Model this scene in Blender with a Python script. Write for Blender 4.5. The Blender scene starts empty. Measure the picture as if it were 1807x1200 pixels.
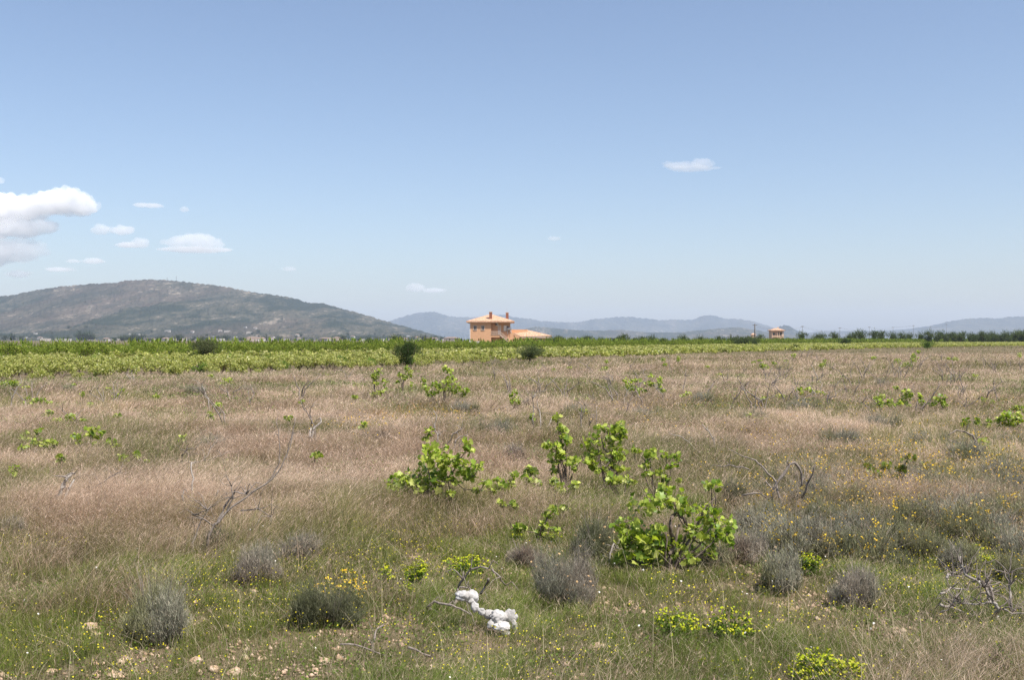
import bpy, bmesh, math, random
import numpy as np
from mathutils import Vector, Matrix

# ------------------------------------------------------------------ camera, sky, sun, exposure
C = bpy.context.scene
R = math.radians
EYE = 1.65
F = 1900.0                       # focal length in photo pixels (photo is 1807 wide)
cam = bpy.data.objects.new('camera', bpy.data.cameras.new('camera'))
C.collection.objects.link(cam)
cam.location = (0, 0, EYE)
cam.rotation_euler = (R(90), 0, 0)
cam.data.sensor_width = 36.0
cam.data.lens = F / 1807 * 36
cam.data.clip_start = 0.1
cam.data.clip_end = 60000
C.camera = cam

SUN_EL, SUN_AZ = 58.0, 130.0     # azimuth clockwise from +Y (the view direction): behind the camera, to the right
w = bpy.data.worlds.new('World'); C.world = w; w.use_nodes = True
nt = w.node_tree
bg = nt.nodes['Background']
sky = nt.nodes.new('ShaderNodeTexSky'); sky.sky_type = 'NISHITA'; sky.sun_disc = False
sky.sun_elevation = R(SUN_EL); sky.sun_rotation = R(SUN_AZ)
sky.altitude = 600; sky.air_density = 1.0; sky.dust_density = 2.2; sky.ozone_density = 4.5
tn = nt.nodes.new('ShaderNodeMix'); tn.data_type = 'RGBA'; tn.blend_type = 'MULTIPLY'; tn.inputs[0].default_value = 1.0
tn.inputs[7].default_value = (1.11, 0.995, 0.92, 1)      # a slightly milky spring sky
nt.links.new(sky.outputs[0], tn.inputs[6]); nt.links.new(tn.outputs[2], bg.inputs[0]); bg.inputs[1].default_value = 0.098

sun = bpy.data.objects.new('sun', bpy.data.lights.new('sun', 'SUN'))
C.collection.objects.link(sun)
sun.data.energy = 3.9; sun.data.angle = R(0.53); sun.data.color = (1.0, 0.95, 0.88)
sd = Vector((math.sin(R(SUN_AZ)) * math.cos(R(SUN_EL)), math.cos(R(SUN_AZ)) * math.cos(R(SUN_EL)), math.sin(R(SUN_EL))))
sun.rotation_euler = (-sd).to_track_quat('-Z', 'Y').to_euler()
sun.location = sd * 50

C.view_settings.view_transform = 'Standard'; C.view_settings.look = 'None'
C.view_settings.exposure = 0.85; C.view_settings.gamma = 1.0
C.cycles.volume_bounces = 8
C.cycles.max_bounces = 9; C.cycles.diffuse_bounces = 3; C.cycles.transmission_bounces = 4
C.cycles.transparent_max_bounces = 8
C.cycles.use_denoising = True; C.cycles.denoiser = 'OPENIMAGEDENOISE'
C.cycles.denoising_input_passes = 'RGB_ALBEDO_NORMAL'; C.cycles.denoising_prefilter = 'NONE'
C.cycles.use_adaptive_sampling = True
C.cycles.adaptive_threshold = 0.008

# ------------------------------------------------------------------ helpers
rng = np.random.default_rng(11)
rnd = random.Random(5)

def hash2(ix, iy, s):
    h = (ix.astype(np.int64) * 374761393 + iy.astype(np.int64) * 668265263 + s * 1442695041) & 0xFFFFFFFF
    h = ((h ^ (h >> 13)) * 1274126177) & 0xFFFFFFFF
    return ((h ^ (h >> 16)) & 0xFFFF) / 65535.0

def vnoise(x, y, s=0):
    x = np.asarray(x, float); y = np.asarray(y, float)
    ix = np.floor(x); iy = np.floor(y); fx = x - ix; fy = y - iy
    fx = fx * fx * (3 - 2 * fx); fy = fy * fy * (3 - 2 * fy)
    a = hash2(ix, iy, s); b = hash2(ix + 1, iy, s); c = hash2(ix, iy + 1, s); d = hash2(ix + 1, iy + 1, s)
    return (a * (1 - fx) + b * fx) * (1 - fy) + (c * (1 - fx) + d * fx) * fy

def fbm(x, y, s=0, o=4):
    t = 0; amp = 0.5; tot = 0
    for k in range(o):
        t = t + amp * vnoise(np.asarray(x) * 2 ** k + 17.3 * k, np.asarray(y) * 2 ** k - 9.1 * k, s + k); tot += amp; amp *= 0.5
    return t / tot

def ground_z(x, y):
    """Gentle unevenness of the plain, fading out with distance."""
    x = np.asarray(x, float); y = np.asarray(y, float)
    d = np.hypot(x, y)
    near = np.clip(1 - d / 70.0, 0, 1)
    return (fbm(x * 0.45, y * 0.45, 3) - 0.5) * 0.16 * near + (fbm(x * 0.03, y * 0.03, 9) - 0.5) * 0.5 * np.clip((d - 25) / 40, 0, 1) * np.clip(1 - d / 600, 0, 1)

def gz(x, y): return float(ground_z(x, y))

def at(px, py, lift=0.0):
    """The ground point seen at a photo pixel (world coordinates); lift = height above the ground of what is seen."""
    d = (EYE - lift) * F / max(py - 600.0, 0.5)
    x = (px - 903.5) / F * d
    return x, d

def link(o):
    C.collection.objects.link(o); return o

def tag(o, label=None, cat=None, group=None, kind=None):
    if label: o['label'] = label
    if cat: o['category'] = cat
    if group: o['group'] = group
    if kind: o['kind'] = kind
    return o

def empty(name, loc, rz=0, s=1.0):
    o = bpy.data.objects.new(name, None); link(o)
    o.location = loc; o.rotation_euler = (0, 0, rz); o.scale = (s, s, s); o.empty_display_size = 0.2
    return o

def np_mesh(name, V, faces, cols=None, mats=(), smooth=False, midx=None):
    """V (n,3); faces: list of int arrays each (m,k) with a constant k."""
    me = bpy.data.meshes.new(name)
    V = np.ascontiguousarray(V, dtype=np.float32)
    me.vertices.add(len(V)); me.vertices.foreach_set('co', V.ravel())
    loops = np.concatenate([f.ravel() for f in faces]).astype(np.int32)
    sizes = np.concatenate([np.full(len(f), f.shape[1], np.int32) for f in faces])
    starts = np.concatenate([[0], np.cumsum(sizes)[:-1]]).astype(np.int32)
    me.loops.add(len(loops)); me.loops.foreach_set('vertex_index', loops)
    me.polygons.add(len(sizes)); me.polygons.foreach_set('loop_start', starts); me.polygons.foreach_set('loop_total', sizes)
    if smooth: me.polygons.foreach_set('use_smooth', np.ones(len(sizes), bool))
    if midx is not None: me.polygons.foreach_set('material_index', np.asarray(midx, np.int32))
    for m in mats: me.materials.append(m)
    me.update(calc_edges=True)
    if cols is not None:
        a = me.attributes.new('Col', 'FLOAT_COLOR', 'POINT')
        c4 = np.ones((len(V), 4), np.float32); c4[:, :3] = cols
        a.data.foreach_set('color', c4.ravel())
    return me

def mobj(name, me, parent=None):
    o = bpy.data.objects.new(name, me); link(o)
    if parent is not None: o.parent = parent
    return o

class NT:
    """Small node-tree helper."""
    def __init__(s, m):
        s.m = m; m.use_nodes = True; s.t = m.node_tree; s.t.nodes.clear()
        s.out = s.t.nodes.new('ShaderNodeOutputMaterial')
    def n(s, typ, **kw):
        nd = s.t.nodes.new(typ)
        for k, v in kw.items():
            if k.startswith('i_'): 
                key = k[2:]; key = int(key) if key.isdigit() else key.replace('_', ' ')
                nd.inputs[key].default_value = v
            else: setattr(nd, k, v)
        return nd
    def l(s, a, b): s.t.links.new(a, b)
    def noise(s, vec, scale, detail=4, rough=0.55, dist=0.0):
        nd = s.n('ShaderNodeTexNoise'); s.l(vec, nd.inputs['Vector'])
        nd.inputs['Scale'].default_value = scale; nd.inputs['Detail'].default_value = detail
        nd.inputs['Roughness'].default_value = rough; nd.inputs['Distortion'].default_value = dist
        return nd.outputs[0]
    def ramp(s, fac, stops):
        nd = s.n('ShaderNodeValToRGB'); s.l(fac, nd.inputs[0]); e = nd.color_ramp.elements
        while len(e) < len(stops): e.new(0.5)
        for i, (p, c) in enumerate(stops):
            e[i].position = p; e[i].color = (*c, 1) if len(c) == 3 else c
        return nd.outputs[0]
    def mix(s, f, a, b):
        nd = s.n('ShaderNodeMix', data_type='RGBA')
        if hasattr(f, 'is_linked'): s.l(f, nd.inputs[0])
        else: nd.inputs[0].default_value = f
        for v, i in ((a, 6), (b, 7)):
            if hasattr(v, 'is_linked'): s.l(v, nd.inputs[i])
            else: nd.inputs[i].default_value = (*v, 1)
        return nd.outputs[2]
    def bsdf(s, col, rough=0.9, spec=0.2, bump=None, bstr=0.3, bdist=0.1, metal=0):
        b = s.n('ShaderNodeBsdfPrincipled'); b.inputs['Roughness'].default_value = rough
        b.inputs['Specular IOR Level'].default_value = spec; b.inputs['Metallic'].default_value = metal
        if hasattr(col, 'is_linked'): s.l(col, b.inputs['Base Color'])
        else: b.inputs['Base Color'].default_value = (*col, 1)
        if bump is not None:
            bp = s.n('ShaderNodeBump'); bp.inputs['Strength'].default_value = bstr; bp.inputs['Distance'].default_value = bdist
            s.l(bump, bp.inputs['Height']); s.l(bp.outputs[0], b.inputs['Normal'])
        s.l(b.outputs[0], s.out.inputs[0]); return b

def MAT(name): return NT(bpy.data.materials.new(name))

def mat_plain(name, col, rough=0.8, spec=0.2, var=0.12, scale=6, metal=0, bstr=0.15, bdist=0.01):
    t = MAT(name); g = t.n('ShaderNodeTexCoord').outputs['Object']
    nz = t.noise(g, scale, 5, 0.6)
    a = tuple(c * (1 - var) for c in col); b = tuple(min(1, c * (1 + var)) for c in col)
    t.bsdf(t.ramp(nz, [(0.3, a), (0.7, b)]), rough, spec, nz, bstr, bdist, metal); return t.m

def mat_leaf(name, trans=0.35, gloss=0.25, rough=0.45):
    """Foliage: base colour from the mesh's own colour attribute, thin and translucent."""
    t = MAT(name)
    a = t.n('ShaderNodeAttribute', attribute_name='Col').outputs[0]
    b = t.n('ShaderNodeBsdfPrincipled'); b.inputs['Roughness'].default_value = rough; b.inputs['Specular IOR Level'].default_value = gloss
    t.l(a, b.inputs['Base Color'])
    tr = t.n('ShaderNodeBsdfTranslucent')
    hs = t.n('ShaderNodeHueSaturation'); hs.inputs['Saturation'].default_value = 1.1; hs.inputs['Value'].default_value = 1.35
    t.l(a, hs.inputs['Color']); t.l(hs.outputs[0], tr.inputs[0])
    mx = t.n('ShaderNodeMixShader'); mx.inputs[0].default_value = trans
    t.l(b.outputs[0], mx.inputs[1]); t.l(tr.outputs[0], mx.inputs[2]); t.l(mx.outputs[0], t.out.inputs[0])
    return t.m

# ------------------------------------------------------------------ ground
t = MAT('earth'); pos = t.n('ShaderNodeNewGeometry').outputs['Position']
n1 = t.noise(pos, 0.35, 6, 0.65); n2 = t.noise(pos, 7, 6, 0.7); n3 = t.noise(pos, 45, 4, 0.7)
c = t.ramp(n2, [(0.3, (0.10, 0.075, 0.045)), (0.55, (0.19, 0.14, 0.09)), (0.75, (0.30, 0.22, 0.155))])
c = t.mix(t.ramp(n1, [(0.42, (0, 0, 0)), (0.62, (1, 1, 1))]), c, (0.10, 0.095, 0.045))
c = t.mix(t.ramp(n3, [(0.62, (0, 0, 0)), (0.72, (0.7, 0.7, 0.7))]), c, (0.42, 0.33, 0.24))
t.bsdf(c, 0.95, 0.1, n2, 0.6, 0.03); M_EARTH = t.m

def make_ground():
    # polar-ish grid: fine near, coarse far, reaching the horizon on every side
    xs = np.concatenate([[-16500, -9000, -4500, -2200, -1100, -500, -250, -120, -60], np.arange(-30, 30.01, 0.4), [60, 120, 250, 500, 1100, 2200, 4500, 9000, 16500]])
    ys = np.concatenate([[-3000, -1000, -300, -100, -40, -15, -5], np.arange(0, 60.01, 0.4), np.arange(64, 200, 5), [220, 260, 320, 400, 500, 700, 1100, 1800, 2600, 4200, 7000, 11000, 16500]])
    X, Y = np.meshgrid(xs, ys); Z = ground_z(X, Y)
    V = np.stack([X, Y, Z], -1).reshape(-1, 3)
    i = np.arange(X.size).reshape(X.shape)
    q = np.stack([i[:-1, :-1], i[:-1, 1:], i[1:, 1:], i[1:, :-1]], -1).reshape(-1, 4)
    o = mobj('ground', np_mesh('ground', V, [q], mats=[M_EARTH], smooth=True)); tag(o, kind='structure')
make_ground()

# ------------------------------------------------------------------ hills and mountains
def mat_hill(name, dark, mid, tan, red, sc, patch):
    t = MAT(name); pos = t.n('ShaderNodeNewGeometry').outputs['Position']
    mp = t.n('ShaderNodeMapping'); t.l(pos, mp.inputs[0]); mp.inputs['Scale'].default_value = (1, 0.16, 1.5)
    p = mp.outputs[0]
    big = t.noise(p, 0.0020 * sc, 6, 0.6, 0.8); med = t.noise(p, 0.0075 * sc, 7, 0.72, 0.6); fine = t.noise(p, 0.04 * sc, 5, 0.75)
    vo = t.n('ShaderNodeTexVoronoi'); t.l(p, vo.inputs['Vector']); vo.inputs['Scale'].default_value = 0.05 * sc
    c = t.mix(t.ramp(med, [(0.45, (0, 0, 0)), (0.53, (1, 1, 1))]), dark, mid)
    c = t.mix(t.ramp(big, [(0.52, (0, 0, 0)), (0.66, (patch,) * 3)]), c, red)
    m2 = t.n('ShaderNodeMath', operation='MULTIPLY'); t.l(med, m2.inputs[0]); t.l(fine, m2.inputs[1])
    c = t.mix(t.ramp(m2.outputs[0], [(0.30, (0, 0, 0)), (0.36, (0.8, 0.8, 0.8))]), c, tan)
    c = t.mix(t.ramp(vo.outputs['Distance'], [(0.18, (0.75, 0.75, 0.75)), (0.42, (0, 0, 0))]), c, dark)
    t.bsdf(c, 1.0, 0.0, fine, 1.0, 14.0 / sc); return t.m

M_HILL = mat_hill('scrub_hillside', (0.024, 0.036, 0.026), (0.075, 0.075, 0.055), (0.26, 0.22, 0.17), (0.115, 0.085, 0.066), 1.0, 0.6)
M_FAR = mat_hill('far_hillside', (0.025, 0.035, 0.025), (0.06, 0.065, 0.045), (0.15, 0.13, 0.10), (0.08, 0.07, 0.05), 0.35, 0.5)

def range_of_hills(name, pts, D0, D1, mat, depth=0.35, rough=1.0, seed=0, nu=420, nv=60, foot=0.6, rid=1.0):
    """A real height field between two distances; its crest heights follow the skyline of the range."""
    px = np.array([p[0] for p in pts], float); py = np.array([p[1] for p in pts], float)
    u = np.linspace(px[0], px[-1], nu)
    sil = np.interp(u, px, py)
    k = np.array([1, 2, 3, 2, 1.]); k /= k.sum(); sil = np.convolve(np.pad(sil, 2, mode='edge'), k, 'valid')
    A = (600 - sil) / F
    tt = np.concatenate([np.linspace(0, 1, nv), 1 + np.linspace(0.08, 1, 10)])
    V = np.zeros((len(tt), nu, 3))
    tan = (u - 903.5) / F
    for j, tq in enumerate(tt):
        y = D0 + (D1 - D0) * tq
        x = tan * y
        f = tq ** (1 + foot) if tq <= 1 else max(0, 1 - (tq - 1)) ** 1.2
        z = y * A * (f if tq <= 1 else f * D1 / y)
        win = max(0.0, min(1, 4 * tq * (1 - tq))) if tq <= 1 else 0
        L = (D1 - D0)
        nz = fbm(x / L * 9, y / L * 9, seed, 5) - 0.5
        rg = 1 - np.abs(fbm(x / L * 5 + 3, y / L * 2.2, seed + 7, 4) * 2 - 1)
        z = z + D1 * A * win * (0.26 * nz * rough + 0.30 * (rg - 0.75) * rid)
        z = z + D1 * 0.0012 * (vnoise(u * 0.35, np.full_like(u, tq * 40), seed + 3) - 0.5) * (tq > 0.05) * np.clip(A * 60, 0, 1)
        V[j, :, 0] = x; V[j, :, 1] = y; V[j, :, 2] = np.maximum(z, -2) if 0 < tq < 2 else -2
    i = np.arange(len(tt) * nu).reshape(len(tt), nu)
    q = np.stack([i[:-1, :-1], i[:-1, 1:], i[1:, 1:], i[1:, :-1]], -1).reshape(-1, 4)
    o = mobj(name, np_mesh(name, V.reshape(-1, 3), [q], mats=[mat], smooth=True)); tag(o, kind='structure')
    return V

HILL_PTS = [(-900, 600), (-700, 575), (-500, 552), (-300, 538), (-120, 530), (0, 522), (20, 521), (55, 513), (90, 507), (130, 503), (165, 500), (200, 499), (222, 494), (255, 493),
            (290, 493), (330, 497), (370, 502), (400, 506), (430, 512), (470, 518), (505, 523), (525, 527), (545, 534), (560, 535), (575, 535), (600, 543), (640, 554), (680, 566),
            (720, 577), (760, 588), (790, 596), (830, 600)]
HV = range_of_hills('scrubby_hill', HILL_PTS, 2500, 5000, M_HILL, seed=21, nu=900, nv=150, foot=0.35, rough=0.8)
range_of_hills('far_mountains', [(560, 600), (640, 580), (690, 566), (700, 562), (720, 556), (745, 551), (770, 550), (778, 554), (800, 559), (830, 560), (862, 557), (880, 555), (890, 555), (900, 558),
            (925, 562), (940, 563), (960, 567), (1000, 568), (1020, 569), (1045, 563), (1070, 561), (1095, 559), (1115, 559), (1140, 562), (1165, 565), (1185, 563), (1215, 565),
            (1230, 561), (1248, 555), (1262, 557), (1285, 563), (1300, 562), (1330, 567), (1350, 573), (1375, 582), (1400, 590), (1440, 600)], 11500, 14500, M_FAR, seed=33)
range_of_hills('far_mountains', [(1380, 600), (1420, 588), (1450, 584), (1500, 584), (1560, 583), (1600, 581), (1620, 578), (1650, 573), (1670, 568), (1690, 564), (1710, 562), (1740, 561), (1760, 562),
            (1780, 559), (1807, 558), (1900, 560), (2100, 556), (2300, 575), (2500, 600)], 9800, 12800, M_FAR, seed=44)
range_of_hills('rounded_hill', [(1340, 600), (1360, 586), (1372, 577), (1385, 573.5), (1392, 575), (1402, 581), (1415, 586), (1440, 592), (1470, 600)], 8200, 9300, M_FAR, seed=55, nu=160, nv=40)
range_of_hills('low_hills', [(820, 600), (890, 590), (920, 582), (935, 578), (945, 576), (960, 577), (990, 580), (1020, 582), (1060, 583), (1100, 582), (1140, 586), (1200, 586), (1260, 580), (1300, 577),
            (1330, 581), (1360, 587), (1420, 592), (1480, 594), (1600, 597), (1650, 600)], 6200, 7800, M_HILL, seed=66, nu=420, nv=40)

# ------------------------------------------------------------------ haze over the plain
t = MAT('haze'); pv = t.n('ShaderNodeVolumePrincipled')
pv.inputs['Color'].default_value = (0.68, 0.80, 1.0, 1); pv.inputs['Density'].default_value = 6.2e-5; pv.inputs['Anisotropy'].default_value = 0.0
t.l(pv.outputs[0], t.out.inputs['Volume'])
hz = [(-17000, -3500, -4), (17000, -3500, -4), (17000, 17000, -4), (-17000, 17000, -4)]
HV8 = np.array(hz + [(x, y, 450) for x, y, z in hz], float)
o = mobj('haze', np_mesh('haze', HV8, [np.array([(0, 3, 2, 1), (4, 5, 6, 7), (0, 1, 5, 4), (1, 2, 6, 5), (2, 3, 7, 6), (3, 0, 4, 7)])], mats=[t.m]))
tag(o, 'pale blue haze over the whole plain', 'haze', kind='stuff')
# ------------------------------------------------------------------ clouds (closed bodies of vapour, beyond and above the haze)
from mathutils import noise as mnoise
def mat_cloud(dens):
    t = MAT('cloud_vapour'); pv = t.n('ShaderNodeVolumePrincipled')
    pv.inputs['Color'].default_value = (1, 1, 1, 1); pv.inputs['Density'].default_value = dens; pv.inputs['Anisotropy'].default_value = -0.15
    t.l(pv.outputs[0], t.out.inputs['Volume']); return t.m
def cloud(label, blobs, dens, D=17600, seed=0, vox=14, sub=9):
    """blobs: (photo x, photo y, half width, half height); every one becomes a heap of noisy puffs at real size, all fused into one closed body."""
    r = random.Random(seed); s = D / F
    bm = bmesh.new()
    cx = sum(b[0] for b in blobs) / len(blobs); cy = sum(b[1] for b in blobs) / len(blobs)
    org = Vector(((cx - 903.5) * s, D, EYE + (600 - cy) * s))
    puffs = []
    for (x, y, hw, hh) in blobs:
        puffs.append((x, y, hw * 0.85, hh * 0.95, 0))
        for k in range(sub):
            a = r.uniform(-0.35, math.pi + 0.35); q = r.uniform(0.55, 0.9)
            puffs.append((x + math.cos(a) * hw * q, y - math.sin(a) * hh * q * 0.75, hw * r.uniform(0.14, 0.38), hh * r.uniform(0.28, 0.55), r.uniform(-0.6, 0.3) * hw))
    for (x, y, hw, hh, dy) in puffs:
        g = bmesh.ops.create_icosphere(bm, subdivisions=4, radius=1)
        off = Vector((r.uniform(-9, 9), r.uniform(-9, 9), r.uniform(-9, 9)))
        for v in g['verts']:
            n = v.co.copy()
            k = 1 + 0.28 * mnoise.noise(n * 1.7 + off) + 0.24 * mnoise.noise(n * 3.9 + off) + 0.16 * mnoise.noise(n * 9 + off)
            p = n * k
            if p.z < 0: p.z *= 0.75
            v.co = Vector(((x + p.x * hw) * s, (dy + p.y * hw * 0.8) * s, (-y + p.z * hh) * s)) + Vector((-cx * s, 0, cy * s))
    me = bpy.data.meshes.new('cloud'); bm.to_mesh(me); bm.free()
    o = mobj('cloud', me); o.location = org
    md = o.modifiers.new('fuse', 'REMESH'); md.mode = 'VOXEL'; md.voxel_size = vox
    me.materials.append(mat_cloud(dens))
    tag(o, label, 'cloud', 'small white clouds low over the hills')
cloud('largest, brightest white cumulus cloud, cut by the left picture edge', [(-50, 368, 55, 36), (0, 372, 48, 33), (50, 370, 44, 27), (92, 360, 40, 28), (120, 358, 32, 30), (146, 364, 30, 24)], 0.0055, seed=1)
cloud('flat grey-white cloud bank directly under the largest cloud', [(-30, 404, 70, 24), (35, 404, 55, 21), (78, 402, 30, 15)], 0.0030, seed=2)
cloud('pale grey-white cloud bank just above the hill, lowest of the three at the left edge', [(-20, 445, 65, 34), (36, 444, 42, 27)], 0.0022, seed=3)
cloud('cream-white cloud right of centre over the hill, above a faint streak', [(315, 428, 26, 12), (350, 426, 34, 16), (378, 431, 20, 13), (345, 441, 62, 6)], 0.0026, seed=4)
cloud('double puff of white cloud right of the largest cloud', [(178, 406, 18, 11), (215, 407, 24, 10)], 0.0034, seed=5)
cloud('small wedge-shaped white cloud below the double puff', [(250, 430, 15, 11), (228, 433, 26, 6)], 0.0045, seed=6, vox=9)
cloud('thin flat white streak of cloud above the double puff', [(250, 362, 16, 5), (270, 363, 18, 5)], 0.0045, seed=7, vox=8)
cloud('tiny round wisp of cloud right of the thin flat streak', [(325, 370, 9, 6)], 0.0045, seed=8, vox=7)
cloud('low flat wisp of cloud over the left slope of the hill, below the wedge-shaped cloud', [(165, 461, 22, 6), (130, 461, 14, 4)], 0.0040, seed=9, vox=8)
cloud('small flat wisp close over the left end of the hill', [(32, 484, 24, 8)], 0.0034, seed=10, vox=8)
cloud('very thin wisp of cloud between the two low wisps near the hill crest', [(103, 476, 26, 5)], 0.0032, seed=11, vox=7)
cloud('small wisp of cloud at the upper left edge above the largest cloud', [(-2, 319, 12, 8)], 0.0025, seed=12, vox=8)
cloud('lone bright elongated cloud high in the clear right half of the sky', [(1178, 289, 10, 6), (1200, 293, 30, 7), (1238, 289, 22, 11), (1220, 298, 42, 4), (1262, 296, 12, 3)], 0.0021, seed=13, vox=9)
cloud('small low cloud between the scrubby hill and the orange house', [(732, 509, 18, 10), (765, 513, 24, 5)], 0.0036, seed=14, vox=8)
cloud('faint tiny cloud above the orange house', [(977, 421, 12, 5)], 0.0035, seed=15, vox=7)
cloud('faint tiny wisp of cloud above the right slope of the scrubby hill', [(511, 475, 14, 5)], 0.003, seed=16, vox=7)
# ------------------------------------------------------------------ far buildings
M_WALL = mat_plain('salmon_render', (0.60, 0.35, 0.20), 0.9, 0.1, 0.07, 1.2)
M_WALL2 = mat_plain('ochre_render', (0.62, 0.44, 0.30), 0.9, 0.1, 0.08, 1.0)
M_CREAM = mat_plain('cream_trim', (0.58, 0.43, 0.32), 0.8, 0.2, 0.06, 3)
M_WHITE = mat_plain('white_paint', (0.72, 0.70, 0.66), 0.6, 0.3, 0.05, 3)
M_BRICKRED = mat_plain('brown_red_chimney_render', (0.26, 0.11, 0.07), 0.9, 0.1, 0.15, 4)
M_GLASS = mat_plain('dark_glass', (0.05, 0.06, 0.07), 0.1, 0.6, 0.1, 1)
M_STEEL = mat_plain('galvanised_steel', (0.62, 0.64, 0.66), 0.3, 0.5, 0.06, 4, metal=0.7)
M_POLE = mat_plain('weathered_pole', (0.13, 0.12, 0.11), 0.9, 0.1, 0.2, 3)
M_DARK = mat_plain('dark_fan_grille', (0.03, 0.03, 0.03), 0.7, 0.2)
t = MAT('clay_roof_tiles'); g = t.n('ShaderNodeTexCoord').outputs['Object']
wv = t.n('ShaderNodeTexWave', wave_type='BANDS', bands_direction='X'); t.l(g, wv.inputs['Vector']); wv.inputs['Scale'].default_value = 1.3; wv.inputs['Distortion'].default_value = 0.6
wz = t.n('ShaderNodeTexWave', wave_type='BANDS', bands_direction='Z'); t.l(g, wz.inputs['Vector']); wz.inputs['Scale'].default_value = 2.2; wz.inputs['Distortion'].default_value = 1.0
nz = t.noise(g, 2.6, 4, 0.7)
c = t.ramp(nz, [(0.35, (0.36, 0.19, 0.11)), (0.5, (0.55, 0.35, 0.23)), (0.66, (0.68, 0.50, 0.36))])
c = t.mix(t.ramp(wv.outputs[1], [(0.0, (0.55, 0.55, 0.55)), (0.4, (0, 0, 0))]), c, (0.30, 0.15, 0.09))
t.bsdf(c, 0.85, 0.15, wz.outputs[1], 0.5, 0.05); M_TILE = t.m

class MB:
    def __init__(s): s.v = []; s.f = []
    def box(s, x0, x1, y0, y1, z0, z1):
        b = len(s.v); s.v += [(x, y, z) for z in (z0, z1) for x, y in ((x0, y0), (x1, y0), (x1, y1), (x0, y1))]
        s.f += [tuple(b + k for k in q) for q in ((0, 3, 2, 1), (4, 5, 6, 7), (0, 1, 5, 4), (1, 2, 6, 5), (2, 3, 7, 6), (3, 0, 4, 7))]; return s
    def poly(s, pts, faces):
        b = len(s.v); s.v += pts; s.f += [tuple(b + k for k in q) for q in faces]; return s
    def prism(s, prof, y0, y1):
        """profile in x,z swept in y"""
        n = len(prof); b = len(s.v); s.v += [(x, y0, z) for x, z in prof] + [(x, y1, z) for x, z in prof]
        s.f += [tuple(b + i for i in range(n))[::1], tuple(b + n + i for i in reversed(range(n)))]
        s.f += [(b + i, b + n + i, b + n + (i + 1) % n, b + (i + 1) % n) for i in range(n)]; return s
    def tube(s, pts, rad, sides=6, cap=True):
        P = [Vector(p) for p in pts]; n = len(P); b = len(s.v)
        if not hasattr(rad, '__len__'): rad = [rad] * n
        for i, p in enumerate(P):
            d = (P[min(i + 1, n - 1)] - P[max(i - 1, 0)]).normalized()
            a = d.cross(Vector((0.31, 0.2, 0.93)));  a = a if a.length > 0.05 else d.cross(Vector((1, 0, 0))); a.normalize(); c2 = d.cross(a)
            for k in range(sides):
                q = 2 * math.pi * k / sides; s.v.append(tuple(p + (a * math.cos(q) + c2 * math.sin(q)) * rad[i]))
        for i in range(n - 1):
            for k in range(sides):
                k2 = (k + 1) % sides; s.f.append((b + i * sides + k, b + i * sides + k2, b + (i + 1) * sides + k2, b + (i + 1) * sides + k))
        if cap:
            s.f.append(tuple(b + k for k in reversed(range(sides)))); s.f.append(tuple(b + (n - 1) * sides + k for k in range(sides)))
        return s
    def mesh(s, name, mat, smooth=False):
        me = bpy.data.meshes.new(name); me.from_pydata([tuple(v) for v in s.v], [], s.f); me.materials.append(mat)
        if smooth: me.polygons.foreach_set('use_smooth', [True] * len(me.polygons))
        me.update(); bm = bmesh.new(); bm.from_mesh(me); bmesh.ops.recalc_face_normals(bm, faces=bm.faces); bm.to_mesh(me); bm.free(); return me
    def build(s, name, mat, parent=None, smooth=False): return mobj(name, s.mesh(name, mat, smooth), parent)

def hip_roof(x0, x1, y0, y1, z0, z1, rx0, rx1, ry, th=0.35):
    m = MB()
    P = [(x0, y0, z0), (x1, y0, z0), (x1, y1, z0), (x0, y1, z0), (x0, y0, z0 - th), (x1, y0, z0 - th), (x1, y1, z0 - th), (x0, y1, z0 - th), (rx0, ry, z1), (rx1, ry, z1)]
    m.poly(P, [(0, 1, 9, 8), (1, 2, 9), (2, 3, 8, 9), (3, 0, 8), (4, 7, 6, 5), (0, 4, 5, 1), (1, 5, 6, 2), (2, 6, 7, 3), (3, 7, 4, 0)]); return m

def window(house, x, z, wd, ht, y, frame=0.14):
    f = MB(); f.box(x - wd / 2, x - wd / 2 + frame, y - 0.06, y + 0.08, z - ht / 2, z + ht / 2).box(x + wd / 2 - frame, x + wd / 2, y - 0.06, y + 0.08, z - ht / 2, z + ht / 2)
    f.box(x - wd / 2 + frame, x + wd / 2 - frame, y - 0.06, y + 0.08, z + ht / 2 - frame, z + ht / 2).box(x - wd / 2 + frame, x + wd / 2 - frame, y - 0.09, y + 0.08, z - ht / 2, z - ht / 2 + frame)
    f.box(x - 0.03, x + 0.03, y - 0.045, y + 0.07, z - ht / 2 + frame, z + ht / 2 - frame)
    fo = f.build('window', M_CREAM, house)
    MB().box(x - wd / 2 + frame, x + wd / 2 - frame, y - 0.02, y + 0.03, z - ht / 2 + frame, z + ht / 2 - frame).build('pane', M_GLASS, fo)

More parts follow.
